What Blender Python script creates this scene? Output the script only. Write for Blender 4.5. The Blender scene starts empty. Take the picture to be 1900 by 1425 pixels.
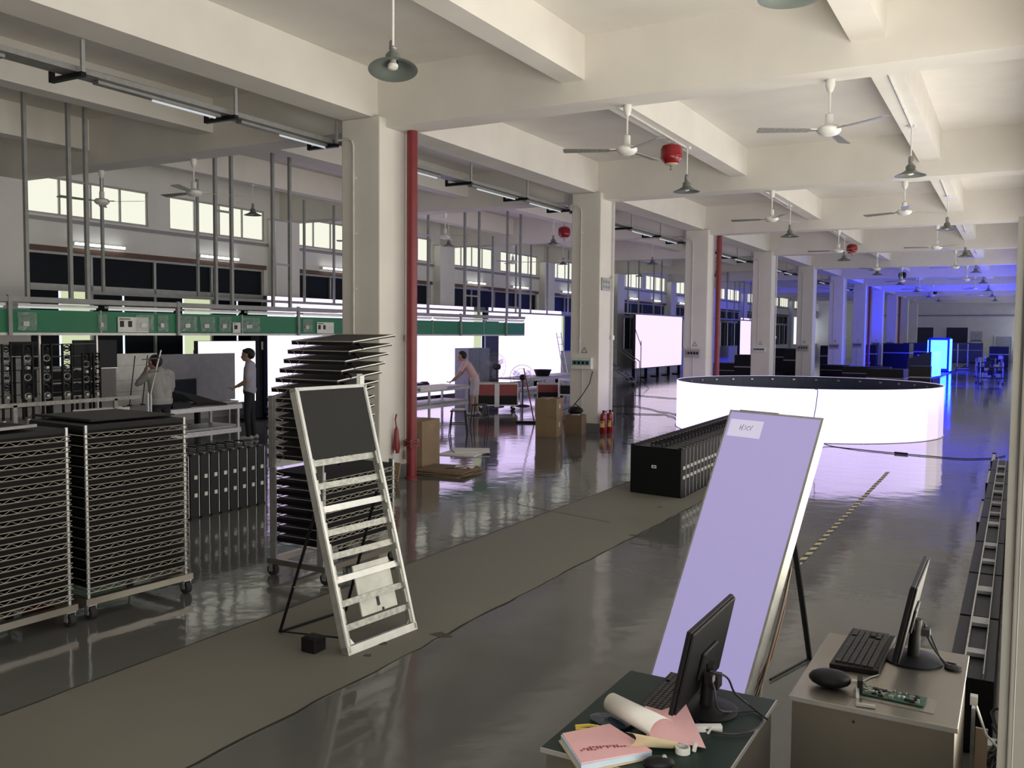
import bpy, math, random
from mathutils import Vector, Matrix, Quaternion
random.seed(7)
S = bpy.context.scene
COL = S.collection
PI = math.pi

# ------------------------------------------------------------------ camera
cam_d = bpy.data.cameras.new('camera'); cam = bpy.data.objects.new('camera', cam_d); COL.objects.link(cam)
FPX, YAW, PITCH, ROLL = 1669.5, math.radians(29.353), math.radians(3.2886), math.radians(-0.5014)
fw = Vector((-math.sin(YAW)*math.cos(PITCH), math.cos(YAW)*math.cos(PITCH), -math.sin(PITCH)))
rt = Vector((math.cos(YAW), math.sin(YAW), 0)); dn = fw.cross(rt)
r2 = rt*math.cos(ROLL)+dn*math.sin(ROLL); d2 = -rt*math.sin(ROLL)+dn*math.cos(ROLL)
m = Matrix((r2, -d2, -fw)).transposed().to_4x4(); m.translation = (0, 0, 2.2)
cam.matrix_world = m
cam_d.sensor_width = 36; cam_d.lens = FPX/1900*36; cam_d.clip_start = 0.05; cam_d.clip_end = 300
S.camera = cam

# ------------------------------------------------------------------ world, daylight, exposure
S.view_settings.view_transform = 'Standard'; S.view_settings.look = 'None'
S.view_settings.exposure = 0.0; S.view_settings.gamma = 1.0; S.view_settings.use_curve_mapping = False
S.cycles.use_denoising = True; S.cycles.max_bounces = 7; S.cycles.diffuse_bounces = 4; S.cycles.glossy_bounces = 4; S.cycles.use_adaptive_sampling = True; S.cycles.adaptive_threshold = 0.015
S.cycles.sample_clamp_indirect = 6.0; S.cycles.caustics_reflective = False; S.cycles.caustics_refractive = False
w = bpy.data.worlds.new('sky'); S.world = w; w.use_nodes = True
w.node_tree.nodes['Background'].inputs[0].default_value = (0.80, 0.88, 1.0, 1); w.node_tree.nodes['Background'].inputs[1].default_value = 1.2
DAY_W = 358.0
for k in range(-2, 10):          # daylight through the tall windows of the right-hand wall, one per bay
    ld = bpy.data.lights.new('window_daylight', 'AREA'); ld.shape = 'RECTANGLE'; ld.size = 4.2; ld.size_y = 6.4
    ld.energy = DAY_W*(1.38 if k < 0 else 0.95 if k < 2 else 0.50 if k < 4 else 0.16); ld.color = (1.0, 0.92, 0.77)
    lo = bpy.data.objects.new('window_daylight', ld); COL.objects.link(lo)
    lo.location = (1.5, 10.8+7.8*k+3.9, 2.0); lo.rotation_euler = (0, PI/2+math.radians(46), 0)   # sunlit ground outside throws the light upwards

# ------------------------------------------------------------------ materials
MATS = {}
def mat(name, col, rough=0.6, metal=0.0, var=0.12, scale=6.0, bump=0.0, spec=0.5, alpha=1.0):
    if name in MATS: return MATS[name]
    M = bpy.data.materials.new(name); M.use_nodes = True; nt = M.node_tree; b = nt.nodes['Principled BSDF']
    tc = nt.nodes.new('ShaderNodeTexCoord'); nz = nt.nodes.new('ShaderNodeTexNoise'); nz.inputs['Scale'].default_value = scale
    nz.inputs['Detail'].default_value = 4
    nt.links.new(tc.outputs['Object'], nz.inputs['Vector'])
    rp = nt.nodes.new('ShaderNodeMapRange'); rp.inputs[1].default_value = 0.3; rp.inputs[2].default_value = 0.7
    rp.inputs[3].default_value = 1-var; rp.inputs[4].default_value = 1+var*0.6
    nt.links.new(nz.outputs['Fac'], rp.inputs[0])
    mx = nt.nodes.new('ShaderNodeMix'); mx.data_type = 'RGBA'; mx.blend_type = 'MULTIPLY'; mx.inputs[0].default_value = 1
    mx.inputs[6].default_value = (*col, 1); nt.links.new(rp.outputs[0], mx.inputs[7]); nt.links.new(mx.outputs[2], b.inputs['Base Color'])
    b.inputs['Roughness'].default_value = rough; b.inputs['Metallic'].default_value = metal
    b.inputs['Specular IOR Level'].default_value = spec; b.inputs['Alpha'].default_value = alpha
    if bump:
        bp = nt.nodes.new('ShaderNodeBump'); bp.inputs['Strength'].default_value = bump; bp.inputs['Distance'].default_value = 0.01
        nt.links.new(nz.outputs['Fac'], bp.inputs['Height']); nt.links.new(bp.outputs[0], b.inputs['Normal'])
    MATS[name] = M; return M
def emat(name, col, st):
    if name in MATS: return MATS[name]
    M = bpy.data.materials.new(name); M.use_nodes = True; b = M.node_tree.nodes['Principled BSDF']
    b.inputs['Base Color'].default_value = (0.02, 0.02, 0.02, 1); b.inputs['Roughness'].default_value = 0.4
    b.inputs['Emission Color'].default_value = (*col, 1); b.inputs['Emission Strength'].default_value = st
    MATS[name] = M; return M
plaster = mat('white_plaster', (0.72, 0.69, 0.64), 0.85, var=0.05, scale=1.5)
plaster2 = mat('grey_white_plaster', (0.74, 0.73, 0.70), 0.85, var=0.06, scale=1.2)
base_paint = mat('grey_base_paint', (0.17, 0.17, 0.165), 0.5)
steel = mat('galvanised_steel', (0.50, 0.51, 0.51), 0.38, 0.8, scale=20)
dsteel = mat('dull_steel', (0.30, 0.30, 0.295), 0.5, 0.6, scale=14)
brushed = mat('brushed_stainless', (0.30, 0.275, 0.235), 0.34, 0.85, var=0.06, scale=3)
alu = mat('raw_aluminium', (0.52, 0.52, 0.49), 0.42, 0.55, scale=12)
alud = mat('dull_aluminium', (0.38, 0.38, 0.34), 0.5, 0.5, scale=30, var=0.3)
wire = mat('chrome_wire', (0.50, 0.48, 0.44), 0.32, 0.85)
black = mat('black_plastic', (0.007, 0.007, 0.008), 0.5, spec=0.25)
blackm = mat('black_powder_coat', (0.006, 0.0065, 0.008), 0.45, 0.0, spec=0.25)
blackf = mat('black_led_face', (0.014, 0.014, 0.013), 0.7, scale=40, spec=0.3)
navy = mat('dark_cabinet_back', (0.022, 0.030, 0.065), 0.5)
white = mat('white_paint_metal', (0.75, 0.75, 0.72), 0.35)
whitep = mat('white_paper', (0.80, 0.79, 0.75), 0.8)
pinkp = mat('pink_paper', (0.80, 0.46, 0.47), 0.8, var=0.05)
bluep = mat('pale_blue_paper', (0.55, 0.66, 0.78), 0.8)
cream = mat('manila_card', (0.60, 0.50, 0.32), 0.8)
ink = mat('black_ink', (0.03, 0.03, 0.035), 0.7)
redink = mat('dark_red_ink', (0.30, 0.06, 0.08), 0.7)
redpaint = mat('red_pipe_paint', (0.20, 0.020, 0.026), 0.42)
redball = mat('red_gloss_enamel', (0.26, 0.012, 0.016), 0.25)
yellow = mat('yellow_print', (0.75, 0.55, 0.08), 0.5)
green = mat('green_board', (0.0, 0.17, 0.065), 0.45, var=0.08, scale=2)
greenmat = mat('dark_green_desk_mat', (0.009, 0.024, 0.018), 0.5, var=0.15, spec=0.3)
shadeg = mat('grey_green_enamel', (0.15, 0.17, 0.155), 0.35)
shaded = mat('lamp_shade_inside', (0.20, 0.22, 0.21), 0.5)
card = mat('brown_cardboard', (0.235, 0.162, 0.092), 0.85, scale=4)
cardd = mat('brown_cardboard_worn', (0.17, 0.115, 0.068), 0.85, scale=4)
rubber = mat('black_rubber', (0.015, 0.015, 0.015), 0.8)
darkglass = mat('dark_tinted_glass', (0.006, 0.009, 0.014), 0.45, spec=0.12)
brown = mat('brown_lintel', (0.13, 0.075, 0.05), 0.7)
cable_m = mat('black_cable', (0.014, 0.014, 0.016), 0.5)
pcbg = mat('green_circuit_board', (0.02, 0.09, 0.06), 0.4, scale=60, var=0.5)
tealbox = mat('teal_box', (0.12, 0.27, 0.27), 0.4)
greybox = mat('grey_switch_box', (0.38, 0.38, 0.36), 0.45)
skin = mat('skin', (0.42, 0.27, 0.20), 0.55, var=0.05)
hairm = mat('black_hair', (0.012, 0.010, 0.010), 0.6)
teeshirt = mat('grey_shirt', (0.34, 0.34, 0.33), 0.85)
polo = mat('lavender_grey_shirt', (0.42, 0.40, 0.48), 0.85)
pinktee = mat('pink_tee_shirt', (0.62, 0.42, 0.42), 0.85)
shorts = mat('light_grey_shorts', (0.52, 0.48, 0.50), 0.85)
trousers = mat('dark_trousers', (0.018, 0.018, 0.024), 0.85)
shoe = mat('pale_shoe', (0.5, 0.5, 0.52), 0.6)
plastic_clear = mat('clear_plastic_bag', (0.55, 0.6, 0.57), 0.15, scale=18, var=0.4)
tubeoff = emat('fluorescent_tray_tube', (0.9, 0.95, 1.0), 0.6)
tube_on = emat('fluorescent_tube_lit', (0.93, 1.0, 0.98), 7.0)
win_lit = emat('daylit_frosted_pane', (1.0, 1.0, 0.84), 0.92)
win_lit2 = emat('daylit_low_pane', (0.9, 1.0, 0.62), 0.7)
led_white = emat('led_white_face', (0.70, 0.57, 1.0), 1.95)
led_angle_pink = emat('led_angle_pink_face', (0.97, 0.82, 1.0), 0.98)
led_angle_lavender = emat('led_angle_lavender_face', (0.80, 0.65, 0.95), 0.95)
led_wallw = emat('led_wall_face', (0.78, 0.63, 1.0), 2.0)
led_wallp = emat('led_wall_pink_face', (1.0, 0.82, 1.0), 1.02)
led_blue = emat('led_blue_face', (0.003, 0.014, 1.0), 90.0)

def led_poster_mat():
    M = bpy.data.materials.new('led_poster_face'); M.use_nodes = True; nt = M.node_tree; b = nt.nodes['Principled BSDF']
    tc = nt.nodes.new('ShaderNodeTexCoord'); wv = nt.nodes.new('ShaderNodeTexWave'); wv.inputs['Scale'].default_value = 26
    wv.inputs['Distortion'].default_value = 0.6; wv.bands_direction = 'X'
    nt.links.new(tc.outputs['Object'], wv.inputs['Vector'])
    rp = nt.nodes.new('ShaderNodeMapRange'); rp.inputs[3].default_value = 0.95; rp.inputs[4].default_value = 1.03
    nt.links.new(wv.outputs['Fac'], rp.inputs[0])
    b.inputs['Base Color'].default_value = (0.12, 0.12, 0.12, 1); b.inputs['Roughness'].default_value = 0.6
    b.inputs['Emission Color'].default_value = (0.44, 0.38, 0.72, 1)
    mm = nt.nodes.new('ShaderNodeMath'); mm.operation = 'MULTIPLY'; mm.inputs[1].default_value = 0.76
    nt.links.new(rp.outputs[0], mm.inputs[0]); nt.links.new(mm.outputs[0], b.inputs['Emission Strength'])
    return M
led_poster = led_poster_mat()

def floor_mat(name, col, r0, r1, bump, tint=0.1, spec=0.5):
    M = bpy.data.materials.new(name); M.use_nodes = True; nt = M.node_tree; b = nt.nodes['Principled BSDF']
    tc = nt.nodes.new('ShaderNodeTexCoord')
    n1 = nt.nodes.new('ShaderNodeTexNoise'); n1.inputs['Scale'].default_value = 0.55; n1.inputs['Detail'].default_value = 6
    n2 = nt.nodes.new('ShaderNodeTexNoise'); n2.inputs['Scale'].default_value = 3.0; n2.inputs['Detail'].default_value = 2
    n3 = nt.nodes.new('ShaderNodeTexNoise'); n3.inputs['Scale'].default_value = 30.0
    for n in (n1, n2, n3): nt.links.new(tc.outputs['Object'], n.inputs['Vector'])
    rp = nt.nodes.new('ShaderNodeMapRange'); rp.inputs[1].default_value = 0.3; rp.inputs[2].default_value = 0.7
    rp.inputs[3].default_value = 1-tint; rp.inputs[4].default_value = 1+tint; nt.links.new(n1.outputs['Fac'], rp.inputs[0])
    mx = nt.nodes.new('ShaderNodeMix'); mx.data_type = 'RGBA'; mx.blend_type = 'MULTIPLY'; mx.inputs[0].default_value = 1
    mx.inputs[6].default_value = (*col, 1); nt.links.new(rp.outputs[0], mx.inputs[7]); nt.links.new(mx.outputs[2], b.inputs['Base Color'])
    rr = nt.nodes.new('ShaderNodeMapRange'); rr.inputs[1].default_value = 0.3; rr.inputs[2].default_value = 0.7
    rr.inputs[3].default_value = r0; rr.inputs[4].default_value = r1; nt.links.new(n1.outputs['Fac'], rr.inputs[0]); nt.links.new(rr.outputs[0], b.inputs['Roughness'])
    ad = nt.nodes.new('ShaderNodeMath'); ad.operation = 'MULTIPLY_ADD'; ad.inputs[1].default_value = 0.08
    nt.links.new(n3.outputs['Fac'], ad.inputs[0]); nt.links.new(n2.outputs['Fac'], ad.inputs[2])
    bp = nt.nodes.new('ShaderNodeBump'); bp.inputs['Strength'].default_value = bump; bp.inputs['Distance'].default_value = 0.02
    nt.links.new(ad.outputs[0], bp.inputs['Height']); nt.links.new(bp.outputs[0], b.inputs['Normal'])
    b.inputs['Specular IOR Level'].default_value = spec
    return M
floor_gloss = floor_mat('grey_epoxy_floor', (0.105, 0.105, 0.098), 0.05, 0.11, 0.16, 0.1, 0.38)
floor_matte = floor_mat('worn_concrete_strip', (0.150, 0.143, 0.118), 0.5, 0.65, 0.05, 0.14, 0.25)

# ------------------------------------------------------------------ mesh builder
def cr(pts, n=5):
    P = [Vector(p) for p in pts]; out = []
    for i in range(len(P)-1):
        a, b, c, d = P[max(i-1, 0)], P[i], P[i+1], P[min(i+2, len(P)-1)]
        for j in range(n):
            t = j/n; out.append(.5*((2*b)+(c-a)*t+(2*a-5*b+4*c-d)*t*t+(3*b-a-3*c+d)*t**3))
    return out+[P[-1]]
class MB:
    def __init__(s): s.v = []; s.f = []
    def add(s, vs, fs):
        o = len(s.v); s.v += [tuple(v) for v in vs]; s.f += [tuple(i+o for i in f) for f in fs]; return s
    def box(s, x0, x1, y0, y1, z0, z1, T=None):
        vs = [Vector(p) for p in ((x0,y0,z0),(x1,y0,z0),(x1,y1,z0),(x0,y1,z0),(x0,y0,z1),(x1,y0,z1),(x1,y1,z1),(x0,y1,z1))]
        if T: vs = [T @ v for v in vs]
        return s.add(vs, [(0,3,2,1),(4,5,6,7),(0,1,5,4),(1,2,6,5),(2,3,7,6),(3,0,4,7)])
    def cbox(s, c, d, T=None):
        return s.box(c[0]-d[0]/2, c[0]+d[0]/2, c[1]-d[1]/2, c[1]+d[1]/2, c[2]-d[2]/2, c[2]+d[2]/2, T)
    def tube(s, pts, r, n=6, closed=False, flat=1.0):
        P = [Vector(p) for p in pts]; R = r if isinstance(r, (list, tuple)) else [r]*len(P)
        N = len(P); rings = []; up = None
        for i in range(N):
            if closed: t = (P[(i+1) % N]-P[i-1])
            else: t = P[min(i+1, N-1)]-P[max(i-1, 0)]
            if t.length < 1e-9: t = Vector((0,0,1))
            t.normalize()
            if up is None:
                up = t.orthogonal().normalized()
            else:
                up = up - t*up.dot(t)
                up = up.normalized() if up.length > 1e-6 else t.orthogonal().normalized()
            b = t.cross(up)
            rings.append([P[i]+(up*math.cos(a)+b*math.sin(a)*flat)*R[i] for a in [2*PI*j/n+PI/n for j in range(n)]])
        vs = [v for rg in rings for v in rg]; fs = []
        for i in range(N if closed else N-1):
            a, c = i*n, ((i+1) % N)*n
            for j in range(n): fs.append((a+j, a+(j+1) % n, c+(j+1) % n, c+j))
        if not closed: fs += [tuple(range(n))[::-1], tuple(range((N-1)*n, N*n))]
        return s.add(vs, fs)
    def cyl(s, p0, p1, r, r1=None, n=10):
        return s.tube([p0, p1], [r, r if r1 is None else r1], n)
    def lathe(s, prof, n=20, T=None, cap0=True, cap1=True):
        vs = []; fs = []
        for (r, z) in prof:
            for j in range(n):
                a = 2*PI*j/n; v = Vector((r*math.cos(a), r*math.sin(a), z)); vs.append(T @ v if T else v)
        for i in range(len(prof)-1):
            for j in range(n): fs.append((i*n+j, i*n+(j+1) % n, (i+1)*n+(j+1) % n, (i+1)*n+j))
        if cap0: fs.append(tuple(range(n))[::-1])
        if cap1: fs.append(tuple(range((len(prof)-1)*n, len(prof)*n)))
        return s.add(vs, fs)
    def ball(s, c, r, n=12, sx=1, sy=1, sz=1, T=None):
        k = n//2; prof = [(max(1e-4, math.sin(PI*i/k)), -math.cos(PI*i/k)) for i in range(k+1)]
        A = Matrix.Translation(c) @ Matrix.Diagonal((r*sx, r*sy, r*sz, 1))
        return s.lathe(prof, n, (T @ A) if T else A, False, False)
    def prism(s, poly, z0, z1, T=None):
        n = len(poly); vs = [Vector((x, y, z0)) for x, y in poly]+[Vector((x, y, z1)) for x, y in poly]
        if T: vs = [T @ v for v in vs]
        return s.add(vs, [tuple(range(n))[::-1], tuple(range(n, 2*n))]+[(i, (i+1) % n, n+(i+1) % n, n+i) for i in range(n)])
    def mesh(s, name, m, smooth=False):
        me = bpy.data.meshes.new(name); me.from_pydata(s.v, [], s.f); me.validate(); me.update()
        if m: me.materials.append(m)
        if smooth:
            me.polygons.foreach_set('use_smooth', [True]*len(me.polygons))
            try: me.set_sharp_from_angle(angle=math.radians(40))
            except Exception: pass
        return me
    def build(s, name, m, parent=None, smooth=False, bevel=0, loc=None):
        o = bpy.data.objects.new(name, s.mesh(name, m, smooth)); COL.objects.link(o)
        if parent: o.parent = parent
        if loc: o.location = loc
        if bevel:
            b = o.modifiers.new('edge', 'BEVEL'); b.width = bevel; b.segments = 2; b.limit_method = 'ANGLE'
        return o
def inst(name, me, parent=None, loc=(0,0,0), rot=None, sc=None):
    o = bpy.data.objects.new(name, me); COL.objects.link(o); o.parent = parent; o.location = loc
    if rot: o.rotation_euler = rot
    if sc: o.scale = sc
    return o
def tag(o, label, cat=None, group=None, kind=None):
    o['label'] = label
    if cat: o['category'] = cat
    if group: o['group'] = group
    if kind: o['kind'] = kind
    return o
def thing(name, label, cat, loc=(0,0,0), rz=0, group=None):
    o = bpy.data.objects.new(name, None); COL.objects.link(o); o.empty_display_size = 0.1
    o.location = loc; o.rotation_euler = (0, 0, rz); return tag(o, label, cat, group)
def dup(root, loc, rz=None, label=None, group=None, sc=None):
    def cp(o, par):
        c = o.copy(); COL.objects.link(c); c.parent = par
        for ch in list(o.children): cp(ch, c)
        return c
    r = cp(root, None); r.location = loc
    if rz is not None: r.rotation_euler = (0, 0, rz)
    if sc: r.scale = sc
    if label: r['label'] = label
    if group: r['group'] = group
    return r
def struct(o, label): return tag(o, label, None, None, 'structure')
ORD = ['first','second','third','fourth','fifth','sixth','seventh','eighth','ninth','tenth','eleventh','twelfth','thirteenth','fourteenth',
       'fifteenth','sixteenth','seventeenth','eighteenth','nineteenth','twentieth'] + ['twenty-'+x for x in ('first','second','third','fourth','fifth','sixth','seventh','eighth','ninth')] + \
      ['thirtieth'] + ['thirty-'+x for x in ('first','second','third','fourth','fifth','sixth','seventh','eighth','ninth')] + ['fortieth']
def R3(ax, ang): return Matrix.Rotation(ang, 4, ax)
TR = Matrix.Translation

# ================================================================== STRUCTURE
XL, XR, Y0, Y1, ZC = -17.6, 0.32, -5.0, 93.0, 5.95
BAY = 7.8
def TY(k): return 10.55+BAY*k       # front face of cross beam k
# floor: glossy epoxy on both sides of a duller concrete strip
fl = MB()
for (a, b) in ((XL-0.3, -4.97), (-4.97, -3.55), (-3.55, XR+0.3)): fl.box(a, b, Y0-0.3, Y1+0.3, -0.15, 0)
fo = fl.build('floor', floor_gloss); fo.data.materials.append(floor_matte)
for i, p in enumerate(fo.data.polygons): p.material_index = 1 if 6 <= i < 12 else 0
struct(fo, 'shiny grey painted concrete floor with a duller strip along the aisle')
crack = mat('dark_floor_joint', (0.012, 0.012, 0.011), 0.9)
def ribbon(pts, wd, z=0.0015):
    mb = MB(); vs = []; n = len(pts)
    for i, (x, y) in enumerate(pts):
        t = Vector((pts[min(i+1, n-1)][0]-pts[max(i-1, 0)][0], pts[min(i+1, n-1)][1]-pts[max(i-1, 0)][1], 0)).normalized()
        q = Vector((-t.y, t.x, 0)); ww = wd*(0.5+random.random())/2
        vs += [Vector((x, y, z))+q*ww, Vector((x, y, z))-q*ww]
    return mb.add(vs, [(2*i, 2*i+1, 2*i+3, 2*i+2) for i in range(n-1)])
def jag(x0, y0, x1, y1, n, j): return [(x0+(x1-x0)*i/n+random.uniform(-j, j), y0+(y1-y0)*i/n) for i in range(n+1)]
ribbon(jag(-3.56, 1.5, -3.56, 30, 160, 0.012), 0.016).build('floor_joint', crack, fo)
ribbon(jag(-4.97, 1.5, -4.97, 30, 120, 0.006), 0.010).build('floor_joint', crack, fo)
ribbon([(-5.9+0.13*i, 10.1-0.036*i+random.uniform(-.01, .01)) for i in range(15)], 0.010).build('floor_joint', crack, fo)
stain = mat('rough_spalled_concrete', (0.05, 0.047, 0.04), 0.95, bump=0.5, scale=60)
for (x, y, r) in ((-3.58, 5.35, 0.09), (-3.60, 9.12, 0.05), (-3.85, 5.0, 0.05), (-3.78, 4.75, 0.04), (-4.0, 4.85, 0.035), (-4.75, 12.1, 0.05), (-3.9, 10.8, 0.04)):
    mb = MB(); mb.prism([(x+r*(0.5+0.6*random.random())*math.cos(a), y+r*(0.4+0.6*random.random())*math.sin(a)) for a in [2*PI*i/11 for i in range(11)]], 0.0005, 0.002)
    mb.build('floor_chip', stain, fo)
# hazard tape along the aisle
tp = thing('hazard_tape', 'narrow black and yellow striped tape on the floor beside the lit poster', 'tape', (-1.77, 8.6, 0))
ty = mat('worn_yellow_tape', (0.50, 0.44, 0.27), 0.7); mb = MB(); mk = MB()
for i in range(58):
    y = i*0.12; x = random.uniform(-.004, .004)
    (mb if i % 2 else mk).add([(x-.028, y, .002), (x+.028, y+.05, .002), (x+.028, y+.17, .002), (x-.028, y+.12, .002)], [(0, 1, 2, 3)])
mb.build('yellow_bands', ty, tp); mk.build('black_bands', ink, tp)

# ceiling slab and beams
struct(MB().box(XL-0.3, XR+0.3, Y0-0.3, Y1+0.3, ZC, ZC+0.2).build('ceiling', plaster), 'white concrete ceiling slab between the beams')
nb = 0
for k in range(-2, 11):
    o = MB().box(XL, XR, TY(k), TY(k)+0.5, 5.13, ZC).build('cross_beam', plaster)
    struct(o, 'white concrete cross beam spanning the hall, %s from the near end' % ORD[k+2])
for k in range(-2, 10):
    a, b = TY(k)+0.5, TY(k+1)
    for (x0, x1, z, nm) in ((-8.75, -8.20, 5.27, 'deep beam over the column row'), (-5.24, -4.92, 5.40, 'ceiling beam right of the columns'),
                            (-1.72, -1.36, 5.40, 'ceiling beam beside the right-hand wall'), (-11.90, -11.56, 5.40, 'ceiling beam left of the columns'), (-15.0, -14.7, 5.40, 'ceiling beam near the window wall')):
        o = MB().box(x0, x1, a, b, z, ZC).build('long_beam', plaster)
        struct(o, 'white lengthwise %s, %s bay' % (nm, ORD[k+2]))
# columns with grey painted foot
for k in range(-1, 11):
    y = 10.4+BAY*k
    c = MB().box(-8.75, -8.05, y, y+0.7, 0, 5.27).build('column', plaster, bevel=0.02)
    struct(c, 'square white concrete column, %s of the row' % ORD[k+1])
    MB().box(-8.755, -8.045, y-0.005, y+0.705, 0, 0.20).build('painted_foot', base_paint, c)
    wl = MB().box(XL, XL+0.3, y-0.3, y+0.6, 0, 5.13).build('wall_pilaster', plaster2); struct(wl, 'white pilaster on the window wall, %s of the row' % ORD[k+1])
# left wall with openings
wl = MB()
wl.box(XL-0.24, XL, Y0, 11.2, 0, ZC)
for k in range(0, 11):
    o = BAY*k
    e = min(19.0+o, Y1)
    wl.box(XL-0.24, XL, 11.2+o, e, 0, 1.35); wl.box(XL-0.24, XL, 11.2+o, e, 3.8, 4.55); wl.box(XL-0.24, XL, 11.2+o, e, 5.35, ZC)
    wl.box(XL-0.24, XL, 17.76+o, e, 1.35, 3.8)
    wl.box(XL-0.24, XL, 14.13+o, 14.72+o, 4.55, 5.35); wl.box(XL-0.24, XL, 17.8+o, e, 4.55, 5.35)
struct(wl.build('wall_left', plaster2), 'long white window wall behind the workbenches')
struct(MB().box(XL, XL+0.03, 11.0, Y1, 4.42, 4.50).build('trim_1', dsteel), 'grey conduit rail running below the high windows')
# windows
fram = mat('grey_window_frame', (0.42, 0.43, 0.41), 0.45, 0.3)
def hiwin(L):
    fr = MB(); d = 0.045
    fr.box(-.10, -.04, 0, L, 0, d); fr.box(-.10, -.04, 0, L, .8-d, .8); fr.box(-.10, -.04, 0, d, d, .8-d); fr.box(-.10, -.04, L-d, L, d, .8-d)
    return fr.mesh('window_frame', fram), MB().box(-.10, -.03, -.022, .022, .045, .755).mesh('mullion', fram), MB().box(-.075, -.065, 0.02, L/4-0.02, .045, .755).mesh('pane', win_lit)
H1, H2 = hiwin(2.93), hiwin(3.08)
# low window meshes
LW = 6.56; cuts = [0, 1.45, 3.10, 4.80, 6.56]
fr = MB(); d = 0.05
fr.box(-.12, -.04, 0, LW, 0, d); fr.box(-.12, -.04, 0, LW, 2.45-d, 2.45); fr.box(-.12, -.04, 0, d, d, 2.4); fr.box(-.12, -.04, LW-d, LW, d, 2.4); fr.box(-.12, -.02, d, LW-d, 1.64, 1.78)
LFR = fr.mesh('window_frame', fram); LMU = MB().box(-.12, -.02, -.03, .03, .05, 2.40).mesh('mullion', fram)
lint = MB().box(-.02, .05, -.05, LW+.05, 2.45, 2.56).mesh('lintel', brown)
PD, PB = {}, {}
def pane_mesh(a, b, z0, z1, m):
    return MB().box(-.085, -.075, a+.03, b-.03, z0, z1).mesh('pane', m)
lowp = []
for i in range(4):
    lowp.append((pane_mesh(cuts[i], cuts[i+1], 1.78, 2.40, darkglass), pane_mesh(cuts[i], cuts[i+1], 1.78, 2.40, win_lit2)))
for i in range(8):
    a = cuts[i//2]; b = cuts[i//2+1]; c = (a+b)/2
    q = (a, c) if i % 2 == 0 else (c, b)
    lowp.append((pane_mesh(*q, .05, 1.64, darkglass), pane_mesh(*q, .05, 1.64, win_lit2)))
bright_low = {0: {5, 9}, 1: {11, 8}, 2: {6}, 3: {5, 7}, 4: {4, 8}}
wn = 0
for k in range(0, 10):
    for j, (Hm, y) in enumerate(((H1, 11.2), (H2, 14.72))):
        wn += 1
        e = thing('window_%d' % wn, 'high horizontal window with pale frosted panes, %s along the window wall' % ORD[wn-1], None, (XL, y+BAY*k, 4.55)); e['kind'] = 'structure'
        L = 2.93 if j == 0 else 3.08
        inst('window_frame', Hm[0], e)
        for i in range(1, 4): inst('mullion', Hm[1], e, (0, L*i/4, 0))
        for i in range(4): inst('pane', Hm[2], e, (0, L*i/4, 0))
for k in range(0, 9):
    wn += 1
    e = thing('window_%d' % wn, 'wide dark-paned lower window in grey frames, %s along the window wall' % ORD[k], None, (XL, 11.2+BAY*k, 1.35)); e['kind'] = 'structure'
    inst('window_frame', LFR, e); inst('lintel', lint, e)
    for c in cuts[1:-1]: inst('mullion', LMU, e, (0, c, 0))
    for i, (dk, br) in enumerate(lowp): inst('pane', br if i in bright_low.get(k, ()) else dk, e)
# far wall, near wall, right wall
fw_ = MB().box(XL, XR, Y1, Y1+0.25, 0, ZC); struct(fw_.build('wall_far', plaster), 'pale end wall at the far end of the hall')
struct(MB().box(XL, XR, Y0-0.25, Y0, 0, ZC).build('wall_near', plaster), 'white end wall behind the camera')
rw = MB(); rw.box(XR, XR+.2, Y0, Y1, 0, 1.1); rw.box(XR, XR+.2, Y0, Y1, 4.6, ZC)
for k in range(-2, 11): rw.box(XR, XR+.2, TY(k)-0.45, TY(k)+0.95, 1.1, 4.6)
struct(rw.build('wall_right', plaster), 'white wall along the right-hand edge with tall window openings')
for k in range(-2, 10):
    wn += 1
    e = thing('window_%d' % wn, 'tall window opening with grey bars in the right-hand wall, %s bay' % ORD[k+2], None, (XR+.10, TY(k)+.95, 1.1)); e['kind'] = 'structure'
    L = BAY-1.4
    MB().box(-.03, .03, 0, L, 0, .05).box(-.03, .03, 0, L, 3.45, 3.5).box(-.03, .03, 0, .05, .05, 3.45).box(-.03, .03, L-.05, L, .05, 3.45).build('window_frame', fram, e)
    for i in range(1, 4): MB().box(-.025, .025, L*i/4-.02, L*i/4+.02, .05, 3.45).build('mullion', fram, e)
    MB().box(-.025, .025, .05, L-.05, 2.35, 2.39).build('transom', fram, e)
for n, (x0, x1, z1) in enumerate(((-8.43, -7.03, 3.0), (-5.93, -4.15, 3.0))):
    o = MB().box(x0, x1, Y1-0.06, Y1, 0, z1).build('door_%d' % (n+1), mat('dark_blue_door', (0.03, 0.03, 0.045), 0.6)); struct(o, ('narrower' if n == 0 else 'wider')+' dark doorway in the far end wall')
    MB().box(x0-.08, x0, Y1-0.09, Y1, 0, z1+.08).box(x1, x1+.08, Y1-0.09, Y1, 0, z1+.08).box(x0, x1, Y1-0.09, Y1, z1, z1+.08).build('door_frame', white, o)
o = MB().box(-1.9, -0.6, Y1-0.06, Y1, 0, 2.2).build('door_3', greybox); struct(o, 'grey door at the right end of the far wall')
MB().box(-1.98, -1.9, Y1-0.09, Y1, 0, 2.28).box(-.6, -.52, Y1-0.09, Y1, 0, 2.28).box(-1.9, -.6, Y1-0.09, Y1, 2.2, 2.28).build('door_frame', white, o)
# half-height partition band of far wall
struct(MB().box(-12.0, XR, Y1-0.1, Y1, 4.05, 4.16).build('trim_2', dsteel), 'grey pipe rail across the far end wall')

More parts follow.
